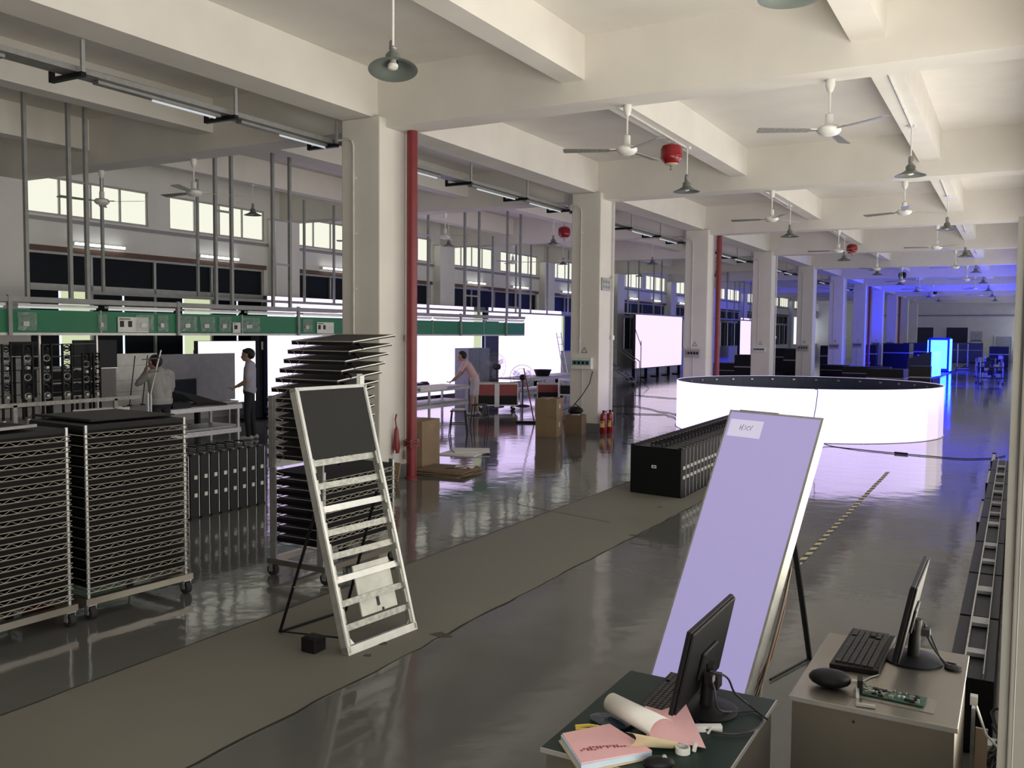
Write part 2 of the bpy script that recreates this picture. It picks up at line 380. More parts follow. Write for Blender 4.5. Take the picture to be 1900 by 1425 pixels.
# ------------------------------------------------------------------ fluorescent tubes on the window wall
def wall_tube(y, lab):
    t = thing('wall_tube_light', lab, 'light', (XL+0.10, y, 4.0), 0, 'fluorescent tubes on the window wall')
    MB().box(-.10, -.03, 0, 1.3, -.03, .03).build('batten', white, t)
    MB().cyl((0, .03, 0), (0, 1.27, 0), .022, n=8).build('tube', tube_on, t)
    MB().box(-.03, .025, 0, .03, -.03, .03).box(-.03, .025, 1.27, 1.3, -.03, .03).build('end_cap', white, t)
i = 0
for k in range(0, 6):
    for y in (12.13, 15.5):
        wall_tube(y+BAY*k, 'lit fluorescent tube below the high windows, %s from the near end' % ORD[i]); i += 1
    if k == 0: pass

# ------------------------------------------------------------------ column row: conduits, boxes, pipes
cond = mat('white_conduit', (0.66, 0.66, 0.63), 0.45)
for k in range(0, 6):
    y = 10.4+BAY*k
    t = thing('column_conduit', 'thin white conduit bent down the front of the %s column' % ORD[k], 'conduit', (-8.5, y, 0), 0, 'conduits on the column fronts')
    MB().tube([(-.28, -.03, 4.98), (-.08, -.03, 4.98), (-.03, -.03, 4.95), (0, -.03, 4.88), (0, -.03, 1.75 if k else .25)], .016, 8).build('pipe', cond, t)
    mb = MB()
    for z in (4.4, 3.6, 2.8, 2.0): mb.box(-.035, .035, -.02, 0, z, z+.03)
    mb.build('saddle', cond, t)
for k in (0, 1, 3, 5):
    y = 11.02+BAY*k
    t = thing('twin_conduit', 'pair of slim white tubes on the side of the %s column' % ORD[k], 'conduit', (-8.012, y, 0), 0, 'twin conduits on the column sides')
    for j in (0, .05): MB().cyl((0, j, .35), (0, j, 5.13), .014, n=6).build('pipe', cond, t)
    MB().box(-.02, .03, -.03, .08, 2.05, 2.15).box(-.02, .03, -.03, .08, .28, .40).build('junction', white, t)
def red_pipe(x, y, lab, boxed=True):
    t = thing('red_standpipe', lab, 'pipe', (x, y, 0), 0, 'red fire standpipes')
    MB().cyl((0, 0, 0), (0, 0, 5.13), .078, n=16).build('pipe', redpaint, t, True)
    MB().cyl((0, 0, .50), (0, 0, .53), .125, n=16).cyl((0, 0, .545), (0, 0, .575), .125, n=16).build('flange', redpaint, t, True)
    mb = MB()
    for a in range(6): mb.cyl((.105*math.cos(a*PI/3), .105*math.sin(a*PI/3), .485), (.105*math.cos(a*PI/3), .105*math.sin(a*PI/3), .59), .010, n=6)
    mb.build('flange_bolts', dsteel, t)
    MB().lathe([(.095, 0), (.095, .03), (.08, .04)], 16).build('floor_collar', redpaint, t, True)
red_pipe(-7.86, 10.93, 'red standpipe beside the nearest white column')
v = thing('pipe_valve', 'red valve stub with lever low on the nearest column side', 'valve', (-7.97, 10.70, 0))
MB().lathe([(.04, .40), (.055, .48), (.045, .6), (.03, .75), (.012, .80)], 12, TR((0, 0, 0))).build('body', redpaint, v, True)
MB().tube([(0, 0, .78), (-.02, 0, .9), (0, 0, .98)], .012, 6).build('lever', redpaint, v)
MB().tube([(0, -.05, .0), (.01, -.06, .2), (0, -.04, .45)], .012, 6).tube([(.03, -.03, 0), (.02, -.02, .4)], .010, 6).build('hose_tail', cond, v)
for k, l in ((2, 'red standpipe on the third column behind the round screen'), (6, 'red standpipe on the seventh column near the blue light'), (8, 'red standpipe on the ninth column, farthest of the standpipes')):
    red_pipe(-7.90, 11.0+BAY*k, l)
# switch boxes and warning stickers
def swbox(k, m, w_, h_, z, lab, feet=True):
    y = 10.4+BAY*k
    t = thing('switch_box', lab, 'switch box', (-8.43, y, z), 0, 'switch boxes on the column fronts')
    MB().box(-w_/2, w_/2, -.11, 0, 0, h_).build('body', m, t, bevel=.008)
    MB().box(-w_/2+.04, w_/2-.04, -.122, -.11, h_*.35, h_*.75).build('cover', tealbox if m is white else dsteel, t)
    mb = MB()
    for i in range(4): mb.box(-w_/2+.08+i*w_*.2, -w_/2+.08+i*w_*.2+.05, -.13, -.122, h_*.42, h_*.66)
    mb.build('breaker', black, t)
    if feet: MB().cyl((0, -.03, 0), (0, -.03, -z+.02), .012, n=6).build('conduit_drop', cond, t)
    s = thing('warning_sticker', 'small warning triangle above the switch box on the %s column' % ORD[k], 'sticker', (-8.40, y-.004, z+h_+.10), 0, 'warning triangles')
    MB().prism([(-.075, 0), (.075, 0), (0, .13)], 0, .003, R3('X', PI/2)).build('triangle', ink, s)
    MB().prism([(-.052, .014), (.052, .014), (0, .105)], .0035, .006, R3('X', PI/2)).build('field', whitep, s)
    MB().prism([(-.006, .03), (.012, .055), (-.002, .055), (.008, .085), (-.014, .05), (0, .05)], .0065, .008, R3('X', PI/2)).build('bolt_mark', ink, s)
swbox(1, white, .50, .26, 1.40, 'white distribution box with teal cover on the second column')
swbox(2, greybox, .44, .24, 1.50, 'grey switch box on the third column behind the round screen')
swbox(3, white, .48, .16, 1.56, 'white box with teal lid on the fourth column', False)
for k in range(4, 9): swbox(k, greybox, .50, .26, 1.48, 'grey switch box with hanging lead on the %s column' % ORD[k])
p = thing('socket_plate', 'grey perforated switch plate high on the second column side', 'switch plate', (-8.045, 18.26, 3.14))
MB().box(0, .03, 0, .5, 0, .28).build('plate', greybox, p, bevel=.005)
mb = MB()
for i in range(3):
    for j in range(2): mb.box(.03, .042, .06+.14*i, .13+.14*i, .05+.11*j, .11+.11*j)
mb.build('switch', dsteel, p); MB().tube([(.03, .42, .27), (.07, .46, .33), (.03, .49, .30)], .012).build('bracket', dsteel, p)
ld_ = thing('box_lead', 'black lead drooping from the second column box towards the cardboard box', 'cable', (-8.15, 18.1, 0))
MB().tube([(0, 0, 1.35), (-.02, -.1, 1.1), (-.1, -.3, .85), (-.22, -.5, .62), (-.30, -.8, .55)], .012).build('lead', cable_m, ld_)

# ------------------------------------------------------------------ cable trays with tube fittings under the deep beam
def tray(k, lab):
    a = TY(k)+.5; b = TY(k+1)
    t = thing('cable_tray', lab, 'cable tray', (-9.0, a, 4.95), 0, 'cable trays hung beside the column row'); L = b-a
    MB().box(-.13, -.10, 0, L, -.01, .05).box(.10, .13, 0, L, -.01, .05).box(-.10, .10, 0, L, -.01, 0).build('channel', dsteel, t)
    for y in ((3.0, 5.15, 7.1) if k < 6 else (3.0, 5.15)):
        MB().box(-.32, .22, y-.03, y+.03, -.07, -.02).box(-.34, -.31, y-.03, y+.03, -.07, .05).build('bracket_arm', blackm, t)
        MB().box(.19, .22, y-.02, y+.02, -.02, .32).build('hanger', steel, t)
    for y in (.5, 3.3, 5.4):
        sh_ = .6 if k < 0 else 1.0; ye_ = y+1.5-1.25*sh_
        f = MB().box(-.05, .05, y, y+1.75, -.05, -.015).build('tube_fitting', dsteel, t)
        MB().cyl((0, ye_, -.06), (0, y+1.7, -.06), .014, n=6).build('tube', tubeoff, f)  # white reflection on the unlit tube, put in as a faint glow
    MB().tube([(-.07, 0, .04), (-.05, L*.3, .06), (-.08, L*.6, .045), (-.06, L, .06)], .02).tube([(.04, 0, .04), (.06, L*.5, .05), (.03, L, .04)], .025).build('cable_bundle', cable_m, t)
for k in range(-1, 7): tray(k, 'hung steel cable tray with tube fittings along the column row, %s bay from the camera' % ORD[k+1])

# ================================================================== CEILING THINGS
def make_lamp(rodlen):
    t = thing('pendant_lamp', 'x', 'lamp', (0, 0, 0), 0, 'industrial pendant lamps')
    MB().lathe([(.05, rodlen-.02), (.05, rodlen)], 12).cyl((0, 0, .22), (0, 0, rodlen-.02), .012, n=8).build('rod', white, t, True)
    MB().lathe([(.012, .30), (.035, .28), (.038, .21), (.030, .20), (.045, .17), (.045, .15), (.02, .14)], 14).build('lamp_holder', dsteel, t, True)
    MB().lathe([(.055, .16), (.07, .14), (.07, .085), (.08, .08), (.13, .045), (.225, .005), (.228, 0), (.222, 0), (.128, .036), (.07, .072), (.05, .08)], 28, None, True, False).build('lamp_shade', shadeg, t, True)
    MB().lathe([(.03, .10), (.032, .07), (.05, .045), (.045, .02), (.012, .01)], 12).build('bulb', whitep, t, True)
    return t
L0 = make_lamp(0.76)
first = True
def tilt_shade(o):
    for ch in o.children:
        if not ch.name.startswith('rod'): ch.rotation_mode = 'AXIS_ANGLE'; ch.rotation_axis_angle = (math.radians(13), -.8, -.6, 0)
def put_lamp(x, y, z, lab, sc=None):
    global first
    if first: L0.location = (x, y, z); L0['label'] = lab; first = False
    else: dup(L0, (x, y, z), 0, lab, None, sc)
for i, y in enumerate((6.80, 15.1, 23.1, 31.1, 39.0, 46.9, 54.8, 62.7, 70.6)):
    put_lamp(-5.08, y, 4.64, 'grey-green pendant lamp in the row nearest the columns, %s from camera' % ORD[i])
    put_lamp(-1.54, y, 4.64, 'grey-green pendant lamp in the row nearest the right-hand wall, %s from camera' % ORD[i])
for i, y in enumerate((14.66, 22.5, 30.2, 37.9, 45.5)):
    put_lamp(-14.85, y, 4.73, 'small pendant lamp in front of the high windows, %s from camera' % ORD[i], (.85, .85, .88))
for i, y in enumerate((23.2, 31.2, 39.1, 47.0)):
    put_lamp(-11.73, y, 4.72, 'pendant lamp over the workbench side of the columns, %s from camera' % ORD[i], (1, 1, .89))
tilt_shade(L0)   # the nearest lamp hangs askew, its opening towards the camera side
L0.location.x = -5.11; L0.location.z = 4.60
def make_fan():
    t = thing('ceiling_fan', 'x', 'fan', (0, 0, 0), 0, 'white ceiling fans')
    MB().lathe([(.05, .60), (.055, .54), (.035, .48), (.02, .46)], 14).build('canopy', white, t, True)
    MB().cyl((0, 0, .08), (0, 0, .47), .013, n=8).build('down_rod', white, t, True)
    MB().lathe([(.03, .22), (.045, .21), (.045, .10), (.05, .09), (.11, .075), (.135, .05), (.135, .02), (.12, 0), (.10, -.02), (.05, -.035), (.02, -.04)], 24).build('motor', white, t, True)
    for a in range(3):
        T = R3('Z', a*2*PI/3)
        b = MB().prism([(.12, -.02), (.2, -.02), (.24, -.055), (.80, -.075), (.82, -.05), (.82, .05), (.80, .075), (.24, .055), (.2, .02), (.12, .02)], -.003, .003, T @ R3('X', .16) @ TR((0, 0, .03))).build('blade', alud, t)
        MB().box(.08, .24, -.018, .018, .033, .045, T).build('blade_iron', white, b)
    return t
F0 = make_fan(); first_f = True
def put_fan(x, y, z, rz, lab):
    global first_f
    if first_f: F0.location = (x, y, z); F0.rotation_euler = (0, 0, rz); F0['label'] = lab; first_f = False
    else: dup(F0, (x, y, z), rz, lab)
for k in range(0, 7):
    for (x, nm, rz) in ((-4.50, 'towards the column row', [3.55, 3.2, 1.2, 2.0, .5, 1.1, .3][k]), (-2.0, 'towards the right-hand wall', [3.62, 2.75, 3.4, .9, 1.7, .2, 1.4][k])):
        put_fan(x, TY(k)+.42, 4.53, rz, 'white three-blade ceiling fan under the %s cross beam, %s' % (ORD[k], nm))
for k in range(0, 3):
    put_fan(-12.5, TY(k)+.42, 4.53, 1.0+k, 'white ceiling fan above the workbenches, %s from camera' % ORD[k])
    put_fan(-14.95, TY(k)+.42, 4.53, 0.4+k, 'white ceiling fan close to the window wall, %s from camera' % ORD[k])
def fire_ball(x, y, z, lab, m=redball):
    t = thing('hanging_extinguisher', lab, 'fire extinguisher', (x, y, z), 0, 'hanging extinguisher balls')
    MB().lathe([(.02, .20), (.09, .195), (.15, .17), (.175, .12), (.178, .02), (.175, -.02), (.165, -.06), (.12, -.10), (.11, -.115)], 24).build('body', m, t, True)
    MB().lathe([(.11, -.114), (.10, -.13), (.03, -.14)], 20).build('base_label', cream, t, True)
    MB().lathe([(.025, -.13), (.025, -.16), (.012, -.17), (.012, -.20), (.03, -.205), (.03, -.215)], 10).build('nozzle', dsteel, t, True)
    MB().cyl((0, 0, .20), (0, 0, .30), .012, n=6).box(-.06, .06, -.015, .015, .19, .215).build('hanger', steel, t)
    MB().tube([(.179*math.cos(a), .179*math.sin(a), .0) for a in [2*PI*i/24 for i in range(24)]], .006, 4, True).build('seam', m, t)
fire_ball(-5.08, 14.3, 5.10, 'red hanging extinguisher nearest the camera beside a pendant lamp')
fire_ball(-5.08, 32.6, 5.10, 'red hanging extinguisher beyond the third cross beam')
fire_ball(-11.73, 23.9, 5.10, 'red hanging extinguisher above the green boards')
fire_ball(-5.08, 47.8, 5.10, 'dark hanging extinguisher far down the aisle', blackm)
fire_ball(-5.08, 66.8, 5.10, 'farthest dark hanging extinguisher by the blue-lit ceiling', blackm)
fire_ball(-11.73, 46.0, 5.10, 'dark hanging extinguisher seen between the fourth and fifth columns', blackm)
# conduit on cross beams feeding fans
for k in range(0, 5):
    t = thing('beam_conduit', 'white conduit along the rear edge of the %s cross beam' % ORD[k], 'conduit', (0, TY(k)+.52, 5.15), 0, 'conduits along the cross beams')
    MB().box(-7.9, .2, 0, .03, 0, .035).build('trunking', cond, t)
    mb = MB()
    for x in (-7, -5.8, -4.5, -3.3, -2, -.8): mb.box(x-.03, x+.03, -.01, .04, -.006, .04)
    mb.build('clip', cond, t)
for k in range(0, 4):
    for x, nm, ye in ((-5.08, 'column-side', 15.1), (-1.54, 'wall-side', 15.1)):
        t = thing('lamp_conduit', 'white conduit under the %s beam feeding the lamp of the %s bay' % (nm, ORD[k]), 'conduit', (x, TY(k)+.55, 5.40), 0, 'conduits feeding the pendant lamps')
        MB().cyl((.05, 0, -.02), (.0, ye-11.1, -.02), .016, n=6).build('pipe', cond, t)
        MB().box(-.05, .05, ye-11.15, ye-11.05, -.04, 0).build('rose', white, t)
# dark pipe brackets on the right wall
for i, (y, z) in enumerate(((11.6, 5.15), (12.4, 4.75), (12.4, 4.35), (19.5, 4.9), (20.2, 4.7), (27.5, 4.75))):
    t = thing('wall_bracket', 'dark steel pipe bracket high on the right-hand wall, %s' % ORD[i], 'bracket', (XR, y, z), 0, 'pipe brackets on the right-hand wall')
    MB().box(-.30, 0, -.02, .02, -.02, .02).box(-.30, -.26, -.02, .02, -.03, .05).build('arm', blackm, t)
    MB().box(-.02, 0, -.05, .05, -.25, .08).build('wall_plate', blackm, t)
    if i in (2, 3, 4): MB().box(-.12, -.09, -.02, .02, -.24, -.02).box(-.24, -.21, -.02, .02, -.24, -.02).build('drop_bar', blackm, t)

# ================================================================== LED SCREENS
# round screen
RC, RR, RH = (-4.35, 21.77), 2.96, 1.10
ring = thing('round_led_screen', 'large ring-shaped white glowing display standing on the floor behind the poster', 'led screen', (RC[0], RC[1], 0))
NS = 32
for i in range(NS):
    a0, a1 = 2*PI*i/NS, 2*PI*(i+1)/NS; sub = 3
    ang = (a0+a1)/2; deg = math.degrees(ang) % 360
    oa = [a0+(a1-a0)*j/sub for j in range(sub+1)]
    mb = MB(); e = .0012
    ro = [(RR*math.cos(a), RR*math.sin(a)) for a in (oa[0]+e, *oa[1:-1], oa[-1]-e)]; ri = [((RR-.02)*math.cos(a), (RR-.02)*math.sin(a)) for a in oa]
    mb.prism(ro+ri[::-1], .012, RH)
    tint = led_angle_lavender if deg >= 349 or deg < 6 or 195 <= deg < 206 else led_angle_pink if 335 <= deg < 349 else led_white  # colour shift of a slanting view, put into these panels' own glow
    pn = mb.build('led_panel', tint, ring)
    bk = MB(); rj = [((RR-.09)*math.cos(a), (RR-.09)*math.sin(a)) for a in oa]
    bk.prism(ri+rj[::-1], .0, RH-.004); bk.build('panel_back', navy, pn)
    lt = MB(); T = R3('Z', ang)
    lt.box(RR-.12, RR-.09, -.03, .03, RH-.10, RH-.07, T)
    lt.build('latch', steel, pn)
MB().lathe([(RR+.03, 0), (RR+.03, .01), (RR-.15, .01), (RR-.15, 0)], 64, None, False, False).build('floor_rim', alud, ring)
cb = thing('screen_power_cable', 'thin dark cable hanging down the round screen and trailing across the floor', 'cable', (0, 0, 0))
MB().tube(cr([(-3.56, 18.86, 1.10), (-3.50, 18.78, 1.08), (-3.52, 18.78, .8), (-3.56, 18.77, .4), (-3.45, 18.72, .12), (-3.2, 18.55, .012), (-2.6, 18.25, .012), (-1.9, 18.05, .012), (-1.3, 17.95, .012), (-.8, 17.9, .012), (-.35, 18.3, .012), (-.15, 18.8, .012)]), .009).build('cable', cable_m, cb, True)
MB().cyl((-1.95, 18.06, .02), (-1.72, 18.0, .02), .02, n=8).build('connector', black, cb)
# poster display leaning on a back stand
def basis(foot, wdir, height, back):
    w_ = Vector((*wdir, 0)).normalized(); n_ = Vector((-w_.y, w_.x, 0))
    up = (n_*back+Vector((0, 0, height))).normalized(); nn = w_.cross(up)
    M = Matrix((w_, up, nn)).transposed().to_4x4(); M.translation = foot; return M
po = thing('led_poster', 'tall lavender glowing poster display leaning back behind the green desk', 'poster display', (-1.92, 5.14, 0))
PM = basis((0, 0, 0), (.92, -.391), 1.70, .75); LP, WP = 1.86, .69
MB().box(.012, WP-.012, .012, LP-.012, .004, .012, PM).build('screen', led_poster, po)
MB().box(0, .012, 0, LP, -.05, .014, PM).box(WP-.012, WP+.004, 0, LP, -.05, .014, PM).box(.012, WP-.012, 0, .012, -.05, .014, PM).box(.012, WP-.012, LP-.012, LP, -.05, .014, PM).build('frame', alu, po)
MB().box(.012, WP-.012, .012, LP-.012, -.05, .003, PM).build('back_panel', dsteel, po)
MB().box(.06, .36, LP-.002, LP+.012, -.035, -.005, PM).build('top_handle', dsteel, po)
lp0 = PM @ Vector((WP-.03, LP*.62, -.05)); 
MB().tube([lp0, Vector((.76, 1.07, 0.01))], .018, 6).tube([PM @ Vector((.05, LP*.62, -.05)), Vector((.22, 1.25, 0.01))], .018, 6).build('stand_leg', blackm, po)
MB().tube([Vector((.76, 1.07, 0.012)), Vector((.62, .55, 0.012))], .008, 5).build('stand_stay', blackm, po)
st = thing('paper_label', 'white paper label with handwritten letters taped to the top of the lit poster', 'label', (-1.92, 5.14, 0))
T2 = PM @ TR((.03, LP-.175, .0125))
MB().box(0, .255, 0, .115, 0, .0006, T2).build('sheet', emat('backlit_white_paper', (0.80, 0.74, 0.92), 0.78), st)  # own glow stands in for the screen shining through the paper
strokes = [[(.09, .08), (.088, .045)], [(.09, .062), (.108, .062)], [(.11, .085), (.104, .042)], [(.135, .078), (.122, .074), (.134, .060), (.120, .048)], [(.158, .075), (.143, .068), (.142, .052), (.157, .048)], [(.162, .078), (.170, .048), (.182, .082)]]
mb = MB()
for sk in strokes: mb.tube([T2 @ Vector((x, y, .0012)) for x, y in sk], .0016, 4)
mb.build('handwriting', ink, st)
wr = thing('poster_wiring', 'bunch of thin red and brown wires hanging beside the lit poster', 'wires', (-1.12, 4.85, 0))
wcol = [mat('brown_wire', (.16, .07, .045), .5), mat('pink_wire', (.35, .16, .13), .5), cable_m, mat('tan_wire', (.30, .22, .15), .5)]
wr.location = (-1.92, 5.14, 0)
for j in range(9):
    a = random.uniform(-.012, .012); b = random.uniform(-.05, .06); c = random.uniform(-.015, .015)
    MB().tube([PM @ Vector((WP+.004+a*.3, .95+c, -.07)), PM @ Vector((WP+.02+a, .7, -.075+c)), PM @ Vector((WP+.025+a, .45, -.07+c)), PM @ Vector((WP+.02+b*.5, .28, -.06+c)), PM @ Vector((WP+.03+b, .14, -.03)), PM @ Vector((WP+.03+b*1.6, .03, -.03+c))], .0032, 4).build('wire', wcol[j % 4], wr)
# LED walls by the window wall
def led_wall(y0, y1, z0, z1, cuts_, m, lab, x=-16.0):
    t = thing('led_wall', lab, 'led screen', (x, y0, 0), 0, 'lit display walls by the windows'); L = y1-y0
    ed = [0]+[c-y0 for c in cuts_]+[L]
    for i in range(len(ed)-1): MB().box(-.03, 0, ed[i]+.006, ed[i+1]-.006, z0, z1).build('screen_panel', m, t)
    MB().box(-.16, -.03, 0, L, z0-.04, z1+.01).build('cabinet_back', navy, t)
    n = max(2, int(L/1.6)+1)
    for i in range(n):
        y = .05+(L-.1)*i/(n-1); MB().box(-.50, -.16, y-.03, y+.03, 0, .05).box(-.20, -.16, y-.03, y+.03, 0, z1-.2).box(-.16, -.06, y-.03, y+.03, 0, z0-.04).build('support', blackm, t)
led_wall(14.13, 15.85, .50, 1.935, (), emat('led_wall_small_face', (.97, .96, 1.0), 1.3), 'small bright white display behind the standing worker')
led_wall(16.27, 25.8, .20, 3.03, (20.9,), led_wallw, 'long glowing white display wall behind the green boards')
led_wall(26.8, 32.43, .41, 3.05, (30.2,), led_wallw, 'glowing white display wall beside the second column')
led_wall(40.54, 47.27, .52, 3.17, (43.83,), led_wallp, 'pinkish display wall between the second and third columns')
led_wall(59.1, 61.7, .68, 3.28, (), led_wallp, 'narrow pink display strip between the third and fourth columns')
# far blue screen
bl = thing('blue_led_screen', 'tall blue glowing display standing far down the aisle', 'led screen', (-4.7, 60.6, 0))
MB().box(0, .92, 0, .06, .22, 1.95).build('screen_panel', led_blue, bl); MB().box(1.10, 1.16, -1.0, .3, .10, 2.02).build('screen_panel', led_blue, bl)
MB().box(-.12, 1.10, .06, .25, .1, 2.1).box(.92, 1.10, -.05, .06, .1, 2.1).box(-.12, 0, -.02, .06, .1, 2.1).build('frame', navy, bl); MB().box(-.1, 1.2, -.3, .5, 0, .1).build('base', blackm, bl)
MB().box(-.18, -.12, .0, .9, .22, 1.95).build('screen_panel', led_blue, bl); MB().box(0, .92, .26, .32, .22, 1.95).build('screen_panel', led_blue, bl)  # unseen side and back panels, added to spread blue light on the hall
bl2 = thing('blue_display', 'low blue glowing display on a dark base in front of the tall blue one', 'led screen', (-3.28, 45.4, 0))
T = R3('Z', -.1); MB().box(.05, .11, -1.4, .6, .38, 1.5, T).build('screen_panel', led_blue, bl2); MB().box(-.9, .03, .66, .70, .4, 1.3, T).build('screen_panel', led_blue, bl2)  # second panel is an unseen back face, added to turn the beams blue
MB().prism([(-.95, .3), (.05, .3), (.05, 1.5), (-.2, 1.45), (-.95, 1.15)], -.65, 1.4, T @ R3('X', PI/2)).build('dark_casing', navy, bl2); MB().box(-.95, .1, -1.3, .6, .0, .3, T).build('base', blackm, bl2)

# ================================================================== FOREGROUND: EMPTY POSTER FRAME
ef = thing('empty_poster_frame', 'bare aluminium poster frame with one black panel at the top, leaning on its stand', 'display frame', (-3.919, 4.684, 0))
EM = basis((0, 0, 0), (.107, .994), 1.775, .52); LE, WE = 1.86, .70
for x in (0, WE-.034):
    MB().box(x, x+.034, 0, LE, -.03, .03, EM).box(x+.006, x+.028, .0, LE, .03, .036, EM).build('side_rail', alu, ef)
    mb = MB(); s_ = 1 if x == 0 else -1; xx = x+.034 if x == 0 else x
    for i in range(9): mb.box(min(xx, xx+s_*.014), max(xx, xx+s_*.014), .05+i*.15, .15+i*.15, .0, .028, EM)
    mb.build('module_clips', alud, ef)
MB().box(0, WE, -.02, .045, -.03, .036, EM).build('bottom_rail', alu, ef)
MB().box(0, WE, LE-.02, LE+.004, -.03, .036, EM).build('top_rail', alu, ef)
for i in range(1, 9):
    c = MB().box(.034, WE-.034, i*.165-.022, i*.165+.022, -.012, .006, EM).build('cross_bar', alud if i % 3 else alu, ef)
MB().box(.03, WE-.03, 8*.165+.025, LE-.02, .006, .028, EM).build('black_panel', blackf, ef)
MB().box(.24, .60, .20, .56, -.028, -.016, EM).build('white_sheet', mat('white_board_sheet', (.62, .62, .55), .6, var=.2), ef)
MB().box(.40, .43, .24, .32, -.016, -.0145, EM).build('sheet_slot', ink, ef)
MB().box(.44, .46, .2, .22, -.015, -.012, EM).build('sheet_screw', ink, ef)
for x in (.04, WE-.07):
    MB().add([EM @ Vector(p) for p in ((x, .05, .01), (x+.055, .05, .01), (x+(.0 if x < .1 else .055), .13, .01))], [(0, 1, 2)]).build('corner_gusset', wire, ef)
MB().tube([EM @ Vector((.06, 1.05, -.03)), Vector((-.69, .10, .01))], .012, 6).build('stand_leg', blackm, ef)
MB().tube([EM @ Vector((WE-.06, 1.05, -.03)), Vector((-.61, .74, .01))], .012, 6).build('stand_leg', blackm, ef)
MB().tube([Vector((-.69, .10, .012)), Vector((-.61, .74, .012))], .010, 6).tube([Vector((-.69, .10, .014)), EM @ Vector((.05, .10, -.02))], .006, 5).build('stand_stay', blackm, ef)
MB().tube([EM @ Vector((.05, .45, -.03)), Vector((-.64, .1, .35))], .005, 5).build('stand_brace', alud, ef)
bk = thing('black_foam_block', 'small black block on the floor behind the frame foot', 'block', (-4.16, 4.63, 0)); MB().box(-.06, .06, -.05, .07, 0, .10).build('block', black, bk, bevel=.006)
MB().box(-.05, .05, -.03, .05, .10, .104).build('top_pad', blackf, bk)

# ================================================================== WIRE RACKS
def shelf_mesh(W, D):
    mb = MB()
    for x in (0, -D):
        mb.tube([(x, -.01, 0), (x, W+.012, 0)], .0045, 5).tube([(x, -.01, .034), (x, W+.012, .034)], .0045, 5)
        n = 16; zz = [(x, .02+(W-.04)*i/n, .004 if i % 2 else .030) for i in range(n+1)]
        mb.tube(zz, .0028, 4)
    for y in (0, W): mb.tube([(0, y, .017), (-D, y, .017)], .005, 5)
    for i in range(1, 6): mb.tube([(0, W*i/6, .032), (-D, W*i/6, .032)], .003, 4)
    return mb.mesh('wire_shelf', wire)
def tray_mesh(W, D):
    return MB().box(-D+.01, -.012, .012, W-.012, .036, .072).mesh('black_tray', mat('black_tray_plastic', (.004, .004, .004), .6, spec=.15))
def caster(t, x, y):
    c = MB().box(x-.02, x+.02, y-.035, y-.03, .04, .115).box(x-.02, x+.02, y+.03, y+.035, .04, .115).box(x-.03, x+.03, y-.035, y+.035, .108, .118).build('caster', steel, t)
    MB().cyl((x, y-.022, .052), (x, y+.022, .052), .052, n=18).build('wheel', rubber, c, True)
    MB().cyl((x, y-.027, .052), (x, y+.027, .052), .016, n=10).build('hub', steel, c)
def wire_rack(loc, rz, lab, W=.88, D=.82, n=16, z0=.20, dz=.0785, trays=True, top=True):
    t = thing('wire_rack', lab, 'rack', loc, rz, 'wheeled wire racks')
    sm, tm = shelf_mesh(W, D), tray_mesh(W, D); ztop = z0+n*dz
    for i in range(n):
        inst('wire_shelf', sm, t, (0, 0, z0+i*dz))
        if trays: inst('black_tray', tm, t, (0, 0, z0+i*dz))
    for (x, y) in ((-.012, .012), (-.012, W-.012), (-D+.012, .012), (-D+.012, W-.012)):
        MB().cyl((x, y, .12), (x, y, ztop+.02), .0135, n=10).build('post', steel, t, True)
    MB().box(-.03, .03, -.03, W+.03, .115, .165).box(-D-.03, -D+.03, -.03, W+.03, .115, .165).box(-D+.03, -.03, -.03, .01, .115, .165).box(-D+.03, -.03, W-.01, W+.03, .115, .165).build('base_frame', brushed, t)
    for (x, y) in ((0, .02), (0, W-.02), (-D, .02), (-D, W-.02)): caster(t, x, y)
    if top: MB().box(-D+.005, -.005, .005, W-.005, ztop-.02, ztop+.012).build('top_sheet', black, t)
    return t
R2_ = wire_rack((-6.06, 4.27, 0), -.08, 'wheeled wire rack full of black trays, right of the two at the left edge')
R1_ = wire_rack((-6.06, 3.24, 0), -.03, 'wheeled wire rack full of black trays at the left edge of the photo')
rg = thing('red_crate', 'dark red crate wedged low between the two wire racks', 'crate', (-6.55, 4.215, 0)); MB().box(-.22, .22, -.025, .025, 0, .36).build('body', mat('dark_red_plastic', (.09, .015, .015), .6), rg); MB().box(-.23, .23, -.028, .028, .36, .38).build('rim', mat('dark_red_plastic', (.09, .015, .015), .6), rg)
sh = thing('loose_tray_sheet', 'loose grey metal sheet lying on top of the left wire rack', 'sheet', (-6.45, 3.55, 1.49)); MB().box(-.42, .35, -.3, .35, 0, .012, R3('Z', .15)).build('sheet', blackf, sh); MB().box(.33, .36, -.3, .35, 0, .02, R3('Z', .15)).build('lip', dsteel, sh)
ctop = thing('loose_tray_sheet', 'black sheet lying askew on top of the right wire rack', 'sheet', (-6.6, 4.8, 1.482)); MB().box(-.40, .42, -.36, .40, 0, .010, R3('Z', -.06)).build('sheet', black, ctop); MB().box(-.38, .40, -.35, -.33, .010, .016, R3('Z', -.06)).build('lip', blackf, ctop)
